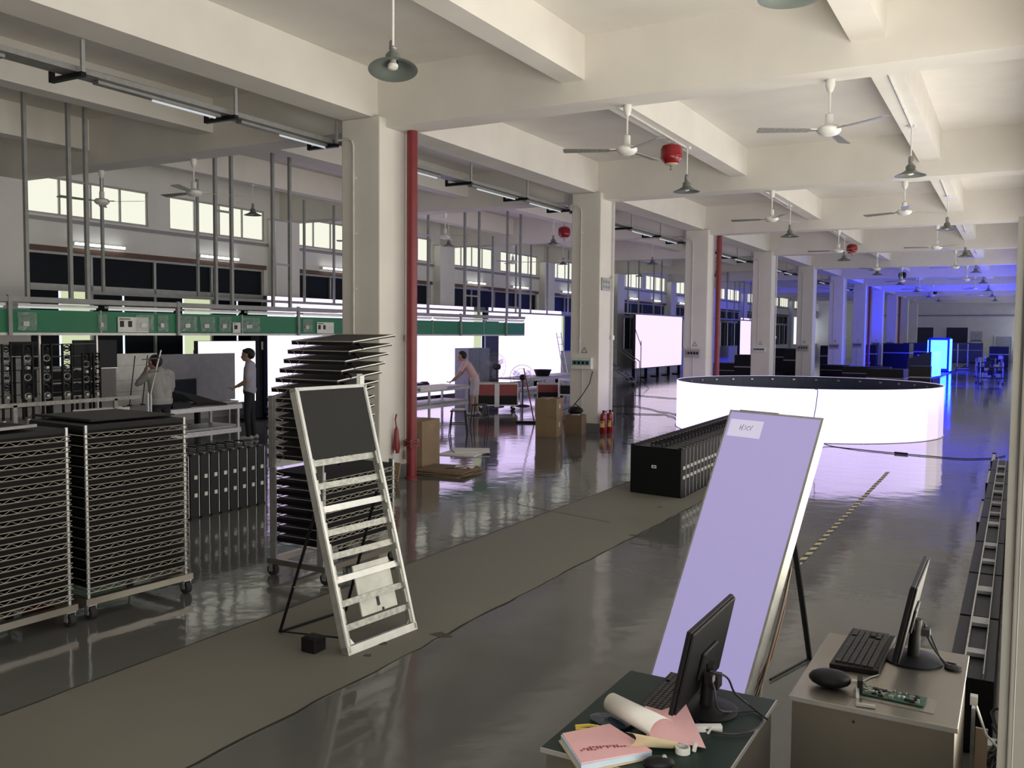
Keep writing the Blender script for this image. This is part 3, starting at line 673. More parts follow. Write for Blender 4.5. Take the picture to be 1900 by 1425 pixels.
# third rack with sloping trays, behind the empty frame
W3 = 1.0
R3_ = wire_rack((-5.16, 5.90, 0), 0, 'tall trolley rack with sloping black trays behind the empty frame', W3, .62, 8, .28, .085, True, False)
for x in (-.62, -.07): MB().box(x, x+.07, -.02, .0, .12, 1.62).build('side_post', dsteel, R3_)
for x in (-.62, -.07): MB().box(x, x+.05, W3, W3+.02, .12, .98).build('side_post', dsteel, R3_)
MB().box(-.62, -.57, -.03, .36, .98, 1.62).build('side_panel', dsteel, R3_)
for i in range(13):
    T = TR((0, .0+(.052*(i-6) if i > 6 else 0), 1.08+i*.084)) @ R3('X', .10 if i > 6 else .16)
    b_ = MB().box(-.655, .06, 0, .62, 0, .010, T).box(-.655, .06, -.004, .0, -.018, .012, T).build('sloping_tray', black, R3_)
    MB().tube([T @ Vector(p) for p in ((.06, 0, .016), (.06, .62, .016), (-.655, .62, .016), (-.655, 0, .016))], .0055, 5, True).build('tray_wire', wire, b_)
    MB().tube([T @ Vector((-.02, .10, .0)), T @ Vector((.07, .08, -.02)), T @ Vector((.10, .08, -.05))], .014, 6).build('tube_end', blackm, b_)
    MB().tube([T @ Vector((-.60, .0, .016)), T @ Vector((-.52, -.02, -.05)), T @ Vector((-.45, 0, .016))], .004, 4).build('corner_wire', wire, b_)
for i in range(9):
    MB().tube([(-.56, -.02, 1.0+i*.06), (-.50, -.05, .95+i*.06), (-.46, -.01, .93+i*.06)], .004, 4).build('hook_wire', dsteel, R3_)
MB().box(.062, .066, .40, .46, 1.62, 1.80).build('white_tag', whitep, R3_); MB().box(-.06, .062, .36, .44, 1.60, 1.82).build('tray_end_plate', dsteel, R3_)

# ================================================================== BLACK DISPLAY CABINETS
edge = mat('bare_metal_edge', (.55, .55, .53), .35, .7)
def make_cab(W, D, H):
    t = thing('display_cabinet', 'x', 'display cabinet', (0, 0, 0))
    MB().box(-W, 0, 0, D-.014, .012, H).build('body', blackm, t)
    MB().box(-.006, .003, D-.020, D-.012, .02, H).box(-W-.003, -W+.006, D-.020, D-.012, .02, H).build('edge_strip', edge, t)
    for z in (.25, H-.28): MB().box(-.02, .006, .055, D-.045, z, z+.045).build('latch', alu, t)
    MB().box(-W*.62, -W*.60, .04, .06, H, H+.045).box(-W*.40, -W*.38, .04, .06, H, H+.045).box(-W*.62, -W*.38, .035, .065, H+.04, H+.055).build('handle', blackm, t)
    MB().box(-.05, .004, .02, D-.02, H-.02, H+.012).box(-W-.004, -W+.05, .02, D-.02, H-.02, H+.012).box(-.05, .004, .02, D-.02, 0, .03).box(-W-.004, -W+.05, .02, D-.02, 0, .03).build('corner_pads', black, t)['kind'] = 'stuff'
    MB().box(-.012, .012, .05, .06, H+.012, H+.02).box(-W*.8, -W*.62, .02, .026, H, H+.006).box(-W*.3, -W*.1, .02, .026, H, H+.006).build('screw_strip', edge, t)
    return t
C0 = make_cab(.72, .145, .74); G1 = 'black display cabinets behind the wire rack'
for i in range(9):
    lab = 'black display cabinet beside the wire rack, %s in its row' % ORD[i]
    if i == 0: C0.location = (-8.29, 7.02, 0); C0['label'] = lab; C0['group'] = G1
    else: dup(C0, (-8.285, 7.02+.15*i, 0), 0, lab, G1)
C1 = make_cab(.77, .165, .66); G2 = 'black display cabinets in the middle row'
bd = MB().box(-.44, -.37, -.004, 0, .37, .41).build('badge', whitep, C1)
MB().box(-.42, -.40, -.006, -.004, .38, .40).box(-.395, -.38, -.006, -.004, .38, .40).build('badge_print', ink, bd)
for i in range(33):
    lab = 'black display cabinet in the middle row, %s from the near end' % ORD[i]
    if i == 0: C1.location = (-3.87, 11.50, 0); C1.rotation_euler = (0, 0, -.14); C1['label'] = lab; C1['group'] = G2
    else: dup(C1, (-3.87-.004*i, 11.50+.172*i, 0), -.14+.003*i, lab, G2)
cbx = thing('flat_black_case', 'flat black case lying behind the left cabinet row', 'case', (-9.9, 8.9, 0)); MB().box(-.55, .55, -.5, .5, .05, .50).build('body', black, cbx); MB().box(-.56, .56, -.51, .51, .48, .52).build('lid', blackm, cbx); MB().box(-.5, .5, -.45, .45, 0, .05).build('feet', rubber, cbx)

# ================================================================== GREEN DESK AND ITS THINGS
gd = thing('green_topped_desk', 'small steel desk with dark green top at the bottom of the photo', 'desk', (-1.10, 3.15, 0))
MB().box(-.295, .295, -.40, .405, .0, .735).build('body', brushed, gd)
MB().box(-.31, .31, -.415, .42, .735, .750).build('top', greenmat, gd, bevel=.003)
MB().box(.309, .313, -.415, .42, .734, .7505).box(-.31, .31, -.419, -.415, .734, .7505).build('edge_trim', edge, gd)
MB().box(-.25, .25, -.405, -.40, .45, .68).build('drawer', brushed, gd)
sd = thing('steel_desk', 'bare stainless steel desk at the lower right corner', 'desk', (-.452, 4.09, 0))
MB().box(-.295, .295, -.43, .43, 0, .735).build('body', brushed, sd)
MB().box(-.306, .306, -.445, .44, .735, .750).build('top', brushed, sd, bevel=.003)
MB().box(-.306, .306, -.448, -.445, .732, .751).build('front_edge', edge, sd)
MB().cyl((-.06, -.432, .69), (-.06, -.429, .69), .006, n=8).build('rivet', ink, sd)
def monitor(loc, Wm, Hm, tilt, lab, rz=0):
    t = thing('computer_monitor', lab, 'monitor', loc, rz)
    T = TR((0, 0, .07)) @ R3('Y', tilt)
    MB().box(-.006, .012, -Wm/2, Wm/2, 0, Hm, T).build('bezel', black, t, bevel=.003)
    MB().prism([(-Wm/2+.004, .004), (Wm/2-.004, .004), (Wm/2-.004, Hm-.004), (-Wm/2+.004, Hm-.004)], .012, .022, T @ Matrix(((0, 0, 1, 0), (1, 0, 0, 0), (0, 1, 0, 0), (0, 0, 0, 1)))).build('back_cover', black, t, bevel=.006)
    MB().box(-.008, -.006, -Wm/2+.012, Wm/2-.012, .016, Hm-.012, T).build('screen', mat('dark_monitor_screen', (.01, .01, .012), .2), t)
    MB().cyl((.05, 0, .01), (.062, 0, .19), .026, .022, 12).build('neck', black, t, True)
    MB().lathe([(.125, 0), (.125, .008), (.11, .018), (.03, .024)], 28, TR((.05, 0, 0))).build('base', black, t, True)
    MB().box(.03, .058, -.05, .05, .15, .20).build('hinge', blackm, t); MB().box(.022, .034, -.09, .09, .08, .19, T).build('back_boss', black, t, bevel=.006)
    return t
m1 = monitor((-1.055, 3.335, .75), .55, .325, .20, 'black monitor seen from behind on the green desk')
mc = thing('monitor_cables', 'black video and power leads behind the monitor on the green desk', 'cable', (-.98, 3.30, .75))
MB().tube(cr([(.0, -.02, .16), (.035, -.06, .13), (.05, -.05, .05), (.09, .05, .012), (.16, .10, .010), (.20, .0, .010), (.16, -.12, .010), (.05, -.16, .010), (-.02, -.10, .01)]), .0042, 6).build('lead', cable_m, mc, True)
MB().tube(cr([(.0, .0, .17), (.06, .02, .15), (.08, .06, .08), (.12, .12, .02), (.21, .04, .012)]), .0042, 6).build('lead', cable_m, mc, True)
MB().box(-.008, .022, -.045, -.012, .135, .17).box(.0, .03, .0, .06, .10, .15).build('plug', black, mc); MB().box(.022, .026, -.043, -.02, .145, .165).build('plug_tip', edge, mc)
def keyboard(loc, rz, Wk, Dk, lab):
    t = thing('keyboard', lab, 'keyboard', loc, rz)
    MB().prism([(-Dk/2, -Wk/2), (Dk/2, -Wk/2+.02), (Dk/2, Wk/2-.02), (-Dk/2, Wk/2)], 0, .022).build('case', black, t, bevel=.004)
    mb = MB(); ny = 20; nx = 6
    for i in range(nx):
        for j in range(ny):
            if (i, j) in ((0, 15), (4, 15), (3, 15), (3, 16)): continue
            y = -Wk/2+.028+(Wk-.06)*(j+.5)/ny-(Wk-.06)/ny*.42+.006; x = -Dk/2+.018+(Dk-.04)*i/nx
            mb.box(x, x+(Dk-.04)/nx*.84, y, y+(Wk-.06)/ny*.82, .022, .030)
    k_ = mb.build('keycaps', mat('keycap_black', (.028, .028, .03), .5), t); k_['kind'] = 'stuff'
    MB().box(Dk/2-.014, Dk/2-.004, -Wk/2+.05, Wk/2-.05, .022, .025).build('back_strip', blackf, t)
    return t
keyboard((-1.15, 3.34, .751), .02, .50, .16, 'black keyboard beside the monitor on the green desk')
keyboard((-.565, 4.31, .751), -.02, .56, .20, 'black keyboard in front of the monitor on the steel desk')
m2 = monitor((-.415, 4.33, .75), .60, .345, .19, 'black monitor seen nearly edge-on on the steel desk')
mc = thing('monitor_cables', 'black leads hanging from the monitor on the steel desk', 'cable', (-.36, 4.36, .75))
MB().tube(cr([(.0, .0, .17), (.03, .04, .16), (.05, .02, .10), (.09, -.02, .05), (.14, -.05, .012), (.17, -.02, .010), (.10, .0, .010), (.04, .08, .010)]), .0042, 6).build('lead', cable_m, mc, True)
MB().tube(cr([(.01, .03, .16), (.045, .06, .13), (.075, .02, .08), (.12, -.05, .02), (.16, -.07, .012)]), .0042, 6).build('lead', cable_m, mc, True)
MB().box(.02, .06, -.01, .04, .11, .14).build('cable_tie', cable_m, mc); MB().lathe([(.035, 0), (.035, .010), (.02, .014)], 14, TR((.16, -.06, 0))).build('plug', black, mc)
hs = thing('handheld_device', 'black rounded handheld device with a metal bracket lying on the steel desk', 'device', (-.63, 3.82, .75), .15)
MB().ball((0, 0, .037), 1, 18, .085, .062, .036).build('body', black, hs, True)
MB().box(.07, .11, -.012, .012, .03, .042).box(.10, .112, -.16, .012, .005, .03).box(.10, .17, -.17, -.155, .002, .012).build('bracket', edge, hs); MB().box(.105, .125, -.05, .01, .015, .06).build('grip', black, hs)
pb = thing('circuit_board', 'green circuit board on clear wrap lying on the steel desk', 'circuit board', (-.39, 3.83, .751), -.05)
MB().box(-.12, .12, -.05, .05, .006, .010).build('board', pcbg, pb)
mb = MB()
for i in range(34):
    x, y = random.uniform(-.115, .10), random.uniform(-.045, .035); a, b, c = random.uniform(.005, .02), random.uniform(.004, .015), random.uniform(.004, .012)
    mb.box(x, x+a, y, y+b, .010, .010+c)
c_ = mb.build('components', alud, pb); c_['kind'] = 'stuff'
mb = MB()
for i in range(14):
    x, y = random.uniform(-.11, .08), random.uniform(-.045, .03); mb.box(x, x+.018, y, y+.012, .010, .016)
c_ = mb.build('chips', black, pb); c_['kind'] = 'stuff'
MB().box(.02, .045, .0, .012, .0105, .0125).build('white_label', whitep, pb); MB().box(-.15, .16, -.08, .07, 0, .002).build('clear_wrap', mat('clear_film', (.4, .38, .34), .12, alpha=.4), pb)
ul = thing('usb_lead', 'thin grey lead running between the keyboard and the circuit board', 'cable', (-.47, 4.0, .75)); MB().tube([(.0, .05, .006), (-.03, .0, .006), (-.05, -.06, .006), (-.03, -.1, .006)], .003, 5).build('lead', dsteel, ul, True); MB().box(-.04, -.02, -.12, -.1, 0, .008).build('plug', black, ul)

# notebook pad with pink sheets
nbk = thing('receipt_pad', 'thick pad of pink receipt sheets with a curled white page on the green desk', 'notepad', (-1.2, 2.85, .751))
def wp(pts): return [(x+1.2, y-2.85) for x, y in pts]
MB().prism(wp([(-1.372, 2.80), (-1.25, 2.975), (-1.035, 2.855), (-1.205, 2.625)]), 0, .006).build('cover', cream, nbk)
MB().prism(wp([(-1.366, 2.805), (-1.25, 2.97), (-1.042, 2.85), (-1.208, 2.635)]), .006, .026).build('pages', bluep, nbk)
MB().prism(wp([(-1.364, 2.812), (-1.25, 2.97), (-1.042, 2.85), (-1.212, 2.645)]), .026, .029).build('pink_sheet', pinkp, nbk)
mb = MB()
for j in range(3):
    base = Vector((-.035+.012*j, -.12+.022*j, .0295)); dx = Vector((.78, .63, 0)).normalized(); q = Vector((-dx.y, dx.x, 0))
    for i in range([6, 14, 9][j]):
        if random.random() < .85:
            p = base+dx*(.012*i-.03); mb.add([p, p+dx*.009, p+dx*.009+q*.010, p+q*.010], [(0, 1, 2, 3)])
mb.build('red_print', redink, nbk)
# curled white page: sheet that rolls over the pad
mb = MB(); vs = []; ax = Vector((.80, -.42, 0)); pr_ = Vector((.42, .80, 0)).normalized()
n = 14; o0 = Vector((-.085, .215, .03)); ln = .24
for i in range(n+1):
    a = PI*1.25*i/n; off = pr_*(-.036*math.sin(a))*-1*-1+Vector((0, 0, .036*(1-math.cos(a))))
    flare = 1+.25*i/n
    vs += [o0+off, o0+ax.normalized()*ln*flare+off*1.15]
mb.add(vs, [(2*i, 2*i+1, 2*i+3, 2*i+2) for i in range(n)])
ps = mb.build('curled_page', whitep, nbk, True); sm_ = ps.modifiers.new('t', 'SOLIDIFY'); sm_.thickness = .001
mb = MB(); mb.add([(.12, .06, .045), (.30, .15, .010), (.14, .40, .05), (.09, .28, .05), (.02, .30, .045), (.03, .17, .05)], [(0, 1, 2, 3, 4, 5)])
ps = mb.build('folded_pink_sheet', pinkp, nbk); sm_ = ps.modifiers.new('t', 'SOLIDIFY'); sm_.thickness = .0015
mb = MB(); vs = []
for i in range(9):
    a = PI*i/8; vs += [Vector((.07+.025*math.sin(a)*0, -.02+.0*a, .03))+Vector((.03*math.sin(a), .02*math.sin(a), .025*(1-math.cos(a))/1)), Vector((.20, .08, .012))+Vector((.02*math.sin(a), .015*math.sin(a), .014*(1-math.cos(a))))]
mb.add(vs, [(2*i, 2*i+1, 2*i+3, 2*i+2) for i in range(8)]); ps = mb.build('folded_cover', cream, nbk, True); sm_ = ps.modifiers.new('t', 'SOLIDIFY'); sm_.thickness = .001
ro = thing('white_cap_roll', 'small white plastic ring with a peg on the green desk beside the pad', 'ring', (-.965, 2.945, .751)); MB().lathe([(.020, 0), (.026, 0), (.026, .022), (.020, .022)], 18, None, False, False).lathe([(.0199, .004), (.001, .004)], 18, None, False, False).build('ring', white, ro, True); MB().cyl((.03, .03, 0), (.035, .035, .03), .008, n=8).build('peg', white, ro)
ms = thing('computer_mouse', 'black mouse at the front edge of the green desk', 'mouse', (-1.0, 2.80, .751), .6); MB().ball((0, 0, .016), 1, 16, .055, .034, .022).build('body', black, ms, True); MB().cyl((.02, -.004, .036), (.02, .004, .036), .008, n=10).build('wheel', edge, ms)
pl = thing('hand_pliers', 'small pliers with yellow and black grips on the green desk', 'pliers', (-1.335, 2.93, .751), .5)
MB().tube([(-.03, .012, .008), (.02, .018, .010), (.055, .008, .010)], .007, 6).build('grip', yellow, pl, True); MB().tube([(-.03, -.012, .008), (.02, -.018, .010), (.055, -.008, .010)], .007, 6).build('grip', yellow, pl, True); MB().tube([(.05, 0, .010), (.085, .0, .010)], [.010, .003], 6).build('jaw', edge, pl)
bw = thing('blue_plastic_wrap', 'crumpled dark blue plastic wrap on the green desk behind the pad', 'wrap', (-1.27, 3.03, .751)); MB().ball((0, 0, .013), 1, 10, .09, .06, .012).build('wrap', mat('dark_blue_film', (.02, .035, .05), .2, bump=.6, scale=40), bw, True); MB().ball((.05, .03, .012), 1, 8, .04, .03, .010).build('fold', mat('dark_blue_film', (.02, .035, .05), .2), bw, True)
wc = thing('white_card_strip', 'white card strip standing by the monitor base on the green desk', 'card', (-.945, 3.155, .751), .55); MB().box(-.055, .055, -.012, .012, 0, .022).build('strip', whitep, wc); MB().cyl((.0, -.02, 0), (.012, -.03, .028), .006, .002, 8).build('cone_tip', white, wc)

# ================================================================== RIGHT EDGE
pw = mat('grey_weathered_post', (.17, .165, .145), .6, scale=4, var=.15)
dp = thing('steel_door_post', 'grey steel door post along the right edge of the photo', 'door post', (-.012, 2.6, 0))
MB().box(0, .016, 0, .10, 0, 2.50).build('flange', pw, dp); MB().box(.016, .022, .02, .1, 0, 2.50).build('groove', dsteel, dp); MB().box(.022, .16, -.015, .10, 0, 2.50).build('post_body', pw, dp, bevel=.004); MB().box(.034, .036, -.018, -.015, 0, 2.5).build('seam', dsteel, dp)
af = thing('long_aluminium_frame', 'long aluminium ladder-like frame lying along the right-hand wall', 'display frame', (-.2, 5.2, .42))
MB().box(0, .008, 0, 9.5, 0, .03).build('rail', alud, af); MB().box(.097, .103, 0, 9.5, 0, .03).build('rail', alud, af)
for i, y in enumerate((.35, .95, 1.75, 2.7, 3.3, 4.3, 4.9, 5.5, 6.3, 7.0, 7.8, 8.6)): MB().box(.008, .097, y, y+(.14 if i % 3 else .09), .0, .022).build('cross_bar', dsteel, af)
for i in range(8):
    c = thing('black_case', 'long black case lying by the right-hand wall under the aluminium frame, %s from camera' % ORD[i], 'case', (-.25, 5.2+1.2*i, 0), 0, 'black cases along the right-hand wall')
    MB().box(-.02, .20, .02, 1.18, .02, .41).build('body', black, c); MB().box(-.03, -.02, .02, 1.18, .30, .34).box(-.026, -.02, .1, .2, .1, .2).build('edge_strip', dsteel, c); MB().box(0, .05, .1, .2, 0, .02).box(0, .05, 1.0, 1.1, 0, .02).build('foot', rubber, c)
for i, (y, l) in enumerate(((11.3, 1.6), (14.4, 1.5), (17.0, 1.2))):
    c = thing('white_led_bar', 'white plastic bar standing beside the right-hand wall cases, %s from camera' % ORD[i], 'bar', (-.31, y, 0), 0, 'white bars along the right-hand wall'); MB().box(-.03, .02, 0, l, 0, .10).build('body', alu, c); MB().box(-.035, .025, -.02, 0, 0, .12).box(-.035, .025, l, l+.02, 0, .12).build('end_cap', black, c)
tg = thing('cable_tangle', 'tangle of black cables on the floor by the right-hand wall cases', 'cable', (-.07, 5.0, 0))
for j in range(9):
    pts = [(random.uniform(.0, .22), random.uniform(-.38, .16), random.uniform(.02, .32)) for _ in range(6)]
    MB().tube(cr(pts), .008, 5).build('cable', cable_m, tg, True)
MB().box(-.02, .05, -.1, .0, .1, .2).build('white_plug', white, tg)
sp = thing('offcut_board', 'pale wooden offcut leaning by the steel desk at the bottom right corner', 'board', (-.08, 4.50, 0)); MB().box(-.03, .02, 0, .02, 0, .42, R3('X', -.08)).build('board', mat('pale_wood', (.55, .42, .28), .7), sp); MB().box(-.05, -.035, .03, .09, .0, .5, R3('X', -.05)).build('metal_strip', steel, sp)
wl_ = thing('white_lead', 'thin white lead looping beside the steel desk', 'cable', (-.115, 4.3, 0)); MB().tube([(0, .2, .55), (.05, .1, .45), (.12, .0, .42), (.2, .1, .40)], .006, 5).build('lead', cond, wl_, True); MB().box(-.02, .01, .18, .22, .54, .58).build('clip', edge, wl_)

# ================================================================== ASSEMBLY LINE WITH GREEN BOARDS
gpost = mat('grey_gantry_paint', (.30, .31, .30), .5, .2)
def gantry(name, lab, edges, singles, pairs, x=-13.3):
    t = thing(name, lab, 'gantry', (x, edges[0], 0)); y0 = edges[0]; L = edges[-1]-y0
    for i in range(len(edges)-1): MB().box(-.012, .012, edges[i]-y0+.012, edges[i+1]-y0-.012, 2.13, 2.485).build('green_board', green, t)
    for i, e in enumerate(edges): MB().box(-.02, .022, e-y0-.012, e-y0+.012, 2.10, 2.50).build('board_joint', alud, t)
    MB().box(-.02, .025, 0, L, 2.09, 2.13).build('bottom_rail', alu, t)
    MB().box(-.05, .05, 0, L, 2.60, 2.68).build('top_rail', gpost, t)
    MB().box(-.30, -.22, 0, L, 2.60, 2.68).build('rear_rail', gpost, t)
    for i in range(len(edges)-1):
        f = MB().box(-.05, .06, edges[i]-y0+.12, edges[i+1]-y0-.08, 2.535, 2.575).build('tube_fitting', white, t)
        MB().cyl((.03, edges[i]-y0+.14, 2.52), (.03, edges[i+1]-y0-.10, 2.52), .014, n=6).build('tube', tubeoff, f)
    for e in edges[1::2]: MB().box(.012, .06, e-y0-.03, e-y0+.03, 2.09, 2.70).build('upright', gpost, t)
    for y in singles: MB().box(-.03, .03, y-y0-.025, y-y0+.025, 2.6, 5.95).build('hanging_post', gpost, t)
    for (a, b, rg_) in pairs:
        p = MB().box(-.03, .03, a-y0-.028, a-y0+.028, 2.6, 5.95).box(-.03, .03, b-y0-.028, b-y0+.028, 2.6, 5.95).build('hanging_post_pair', gpost, t)
        for z in rg_: MB().box(-.012, .012, a-y0, b-y0, z-.02, z+.02).build('rung', gpost, p)
    return t
E1 = [3.45+1.56*i for i in range(9)]
gantry('assembly_gantry', 'overhead frame with green boards hung above the left workbenches', E1, (8.44, 6.1), ((9.17, 9.47, (4.55,)), (12.17, 12.57, (4.45,)), (13.67, 14.16, (4.45, 3.55))))
E2 = [17.3, 18.35, 19.39, 20.71, 21.96, 23.2, 24.36]
gantry('assembly_gantry', 'overhead frame with green boards behind the red standpipe', E2, (19.2, 17.9), ((20.95, 21.7, (4.0, 3.2)), (23.3, 24.1, (3.9, 2.95))))
t = thing('hanging_pole_frame', 'bare grey hanging poles and rail close to the window wall', 'gantry', (-15.4, 11.0, 0))
MB().box(-.03, .03, 0, 22, 2.85, 2.91).build('lower_rail', gpost, t)
for y in (.3, 2.6, 5.9, 7.0, 13.3, 15.0, 16.6, 17.7, 19.0, 20.8): MB().box(-.025, .025, y-.025, y+.025, 2.85, 5.4).build('hanging_post', gpost, t)
for y in (13.3, 16.6): MB().box(-.012, .012, y, y+1.4, 3.6, 3.63).build('rung', gpost, t)
t = thing('hanging_pole_frame', 'cluster of bare grey hanging poles beyond the second column', 'gantry', (-14.2, 34.0, 0))
MB().box(-.03, .03, 0, 24, 3.0, 3.06).build('lower_rail', gpost, t)
for y in (1, 2.2, 4, 5, 8.5, 9.5, 10.5, 11.5, 14, 15.5, 17, 18, 19, 20.5, 22): MB().box(-.025, .025, y-.025, y+.025, 3.0, 5.95).build('hanging_post', gpost, t)
# notices and plastic bags hung on the green boards
def sheet(y, z, w_, h_, lab, m=whitep, marks=0, cat='notice', g_='notices on the green boards'):
    s = thing('paper_notice' if cat == 'notice' else 'plastic_bag', lab, cat, (-13.272, y, z+.012), 0, g_)
    if cat == 'notice':
        MB().box(0, .004, 0, w_, 0, h_).build('sheet', m, s)
        for i in range(marks): 
            MB().box(.004, .006, .04+i*.16, .12+i*.16, h_*.35, h_*.75).build('print', ink, s); 
        if marks: MB().box(.004, .006, .03, w_*.4, h_*.84, h_*.9).build('heading', ink, s)
    else:
        mb = MB(); n = 7; vs = []
        for i in range(n+1):
            for j in range(n+1):
                vs.append((.01+.03*math.sin(PI*i/n)*math.sin(PI*j/n)+random.uniform(0, .02), w_*i/n, h_*j/n))
        mb.add(vs, [(i*(n+1)+j, (i+1)*(n+1)+j, (i+1)*(n+1)+j+1, i*(n+1)+j+1) for i in range(n) for j in range(n)])
        mb.build('bag', m, s); MB().box(0, .02, w_*.3, w_*.6, h_*.25, h_*.5).build('contents', steel, s)
sheet(10.0, 2.13, .62, .26, 'white notice with dark pictures on the second green board', whitep, 2)
sheet(12.55, 2.13, .20, .2, 'small white notice with one line on the green board above the standing worker', whitep, 1)
sheet(14.95, 2.13, .55, .24, 'white notice with small pictures at the end of the left green boards', whitep, 2)
clearb = mat('clear_plastic_sleeve', (.62, .66, .62), .12, scale=14, var=.5, alpha=.32, bump=.8)
for i, (y, w_) in enumerate(((8.25, .3), (9.62, .16), (10.35, .36), (10.8, .22), (11.30, .36), (11.75, .35), (12.2, .3), (12.75, .5), (14.5, .3))):
    sheet(y, 2.15, w_, .28, 'crumpled clear plastic bag on the left green boards, %s from the near end' % ORD[i], clearb, 0, 'bag', 'plastic bags on the green boards')
# workbenches
bench_t = mat('bench_top_grey', (.33, .33, .32), .5); 
def bench(name, x0, x1, y0, y1, lab, z=.75):
    t = thing(name, lab, 'workbench', (x0, y0, 0)); W, L = x1-x0, y1-y0
    MB().box(0, W, 0, L, z-.04, z).build('top', bench_t, t)
    MB().box(W-.02, W+.02, 0, L, z-.10, z-.02).build('front_rail', alu, t)
    MB().box(.05, W-.05, 0, L, .32, .36).build('lower_shelf', alud, t); MB().box(W-.06, W-.02, 0, L, .22, .31).build('lower_rail', alu, t)
    n = max(2, int(L/1.4)+1)
    for i in range(n):
        y = .06+(L-.12)*i/(n-1)
        for x in (.05, W-.05): MB().box(x-.025, x+.025, y-.025, y+.025, 0, z-.04).build('leg', alu, t)
    return t
bench('workbench', -14.0, -13.15, 10.2, 12.65, 'long grey workbench in front of the two standing workers', .78)
bench('workbench', -14.0, -13.1, 17.2, 20.9, 'grey conveyor bench where the worker in pink leans')
bench('workbench', -14.5, -13.5, 24.7, 29.5, 'white-topped bench behind the flight cases')
# things on benches
def part_pile(name, lab, cat, loc, n, sx, sy, sz, m, rz=0):
    t = thing(name, lab, cat, loc, rz)
    for i in range(n):
        a = random.uniform(.3, 1)*sx; b = random.uniform(.3, 1)*sy; c = random.uniform(.3, 1)*sz; x = random.uniform(-sx/2, sx/2); y = random.uniform(-sy/2, sy/2)
        MB().box(x-a/3, x+a/3, y-b/3, y+b/3, 0, c).build('piece', m, t)
    return t
part_pile('module_pile', 'heap of black display modules on the bench by the pink-shirted worker', 'modules', (-13.72, 19.4, .75), 8, .35, .9, .12, blackm)
part_pile('module_pile', 'black module parts on the bench next to the red standpipe', 'modules', (-13.4, 18.1, .75), 6, .4, .6, .14, blackm)
wb = thing('white_wrap_sheet', 'white wrapped panel on the conveyor bench', 'sheet', (-13.36, 18.6, .755)); MB().box(-.1, .3, -.1, 1.1, 0, .05).build('sheet', whitep, wb); MB().box(.3, .33, -.1, 1.1, -.06, .05).build('fold', whitep, wb)
pm = thing('black_bracket_arm', 'dark angled metal arm rising from the bench beside the standing worker', 'bracket', (-13.35, 11.75, .78), 1.2)
MB().prism([(-.55, .30), (-.5, .32), (-.1, .22), (.42, .05), (.42, .01), (.0, .01), (-.12, .10), (-.3, .22)], -.05, .05, R3('X', PI/2)).build('arm', blackm, pm); MB().box(-.2, .5, -.15, .15, 0, .04).build('foot_plate', black, pm)
bc = thing('bench_crate', 'low grey carton on the bench in front of the standing worker', 'carton', (-13.4, 12.42, .78)); MB().box(-.25, .2, -.2, .2, .02, .05).build('lid', bench_t, bc); MB().box(-.23, .18, -.18, .18, -.0, .02).build('body', card, bc)
tl = thing('parts_bin', 'black parts bin with orange tool on the bench behind the first worker', 'bin', (-13.2, 11.15, .78)); MB().box(-.12, .12, -.2, .2, 0, .04).build('base', black, tl); MB().box(-.13, -.11, -.2, .2, 0, .10).build('bin_side', black, tl); MB().box(.11, .13, -.2, .2, 0, .10).build('bin_side', black, tl); MB().box(-.05, .05, -.08, .08, .04, .08).build('orange_tool', mat('orange_plastic', (.45, .15, .03), .5), tl)
mo = thing('flat_monitor', 'small dark monitor on the bench between the two standing workers', 'monitor', (-13.75, 11.75, .78), .2); MB().box(-.02, .02, -.38, .38, .04, .48).build('panel', black, mo); MB().box(.02, .025, -.35, .35, .07, .45).build('screen', darkglass, mo); MB().box(-.08, .08, -.1, .1, 0, .04).build('foot', black, mo)
# boards leaning behind the bench
wbd = thing('white_board', 'pale white board standing behind the first worker', 'board', (-14.8, 11.10, 0)); MB().box(-.03, 0, 0, .93, .74, 1.73).build('panel', whitep, wbd); MB().box(-.05, .005, 0, .93, .70, .74).box(-.05, -.03, .1, .14, 0, .74).box(-.05, -.03, .8, .84, 0, .74).build('frame', alud, wbd)
for zz in (1.0, 1.22, 1.5): MB().box(0, .003, 0, .93, zz, zz+.006).build('seam', alud, wbd)
gbd = thing('grey_board', 'grey board standing between the white board and the bright display', 'board', (-14.8, 12.10, 0)); MB().box(-.03, 0, 0, 1.95, .70, 1.70).build('panel', mat('mid_grey_board', (.27, .27, .30), .7), gbd); MB().box(-.05, -.03, .1, .14, 0, .70).box(-.05, -.03, 1.8, 1.84, 0, .70).build('leg', alud, gbd)
for i in range(3):
    sw = thing('slanted_wire', 'thin dark slanted rod in front of the white board, %s from the near end' % ORD[i], 'rod', (-14.3, 11.0+.28*i, .8), 0, 'slanted rods before the white board'); MB().tube([(0, 0, 0), (-.15, .25, .9)], .010, 5).build('rod', blackm, sw); MB().box(-.03, .03, -.03, .03, -.02, .0).build('foot', blackm, sw)
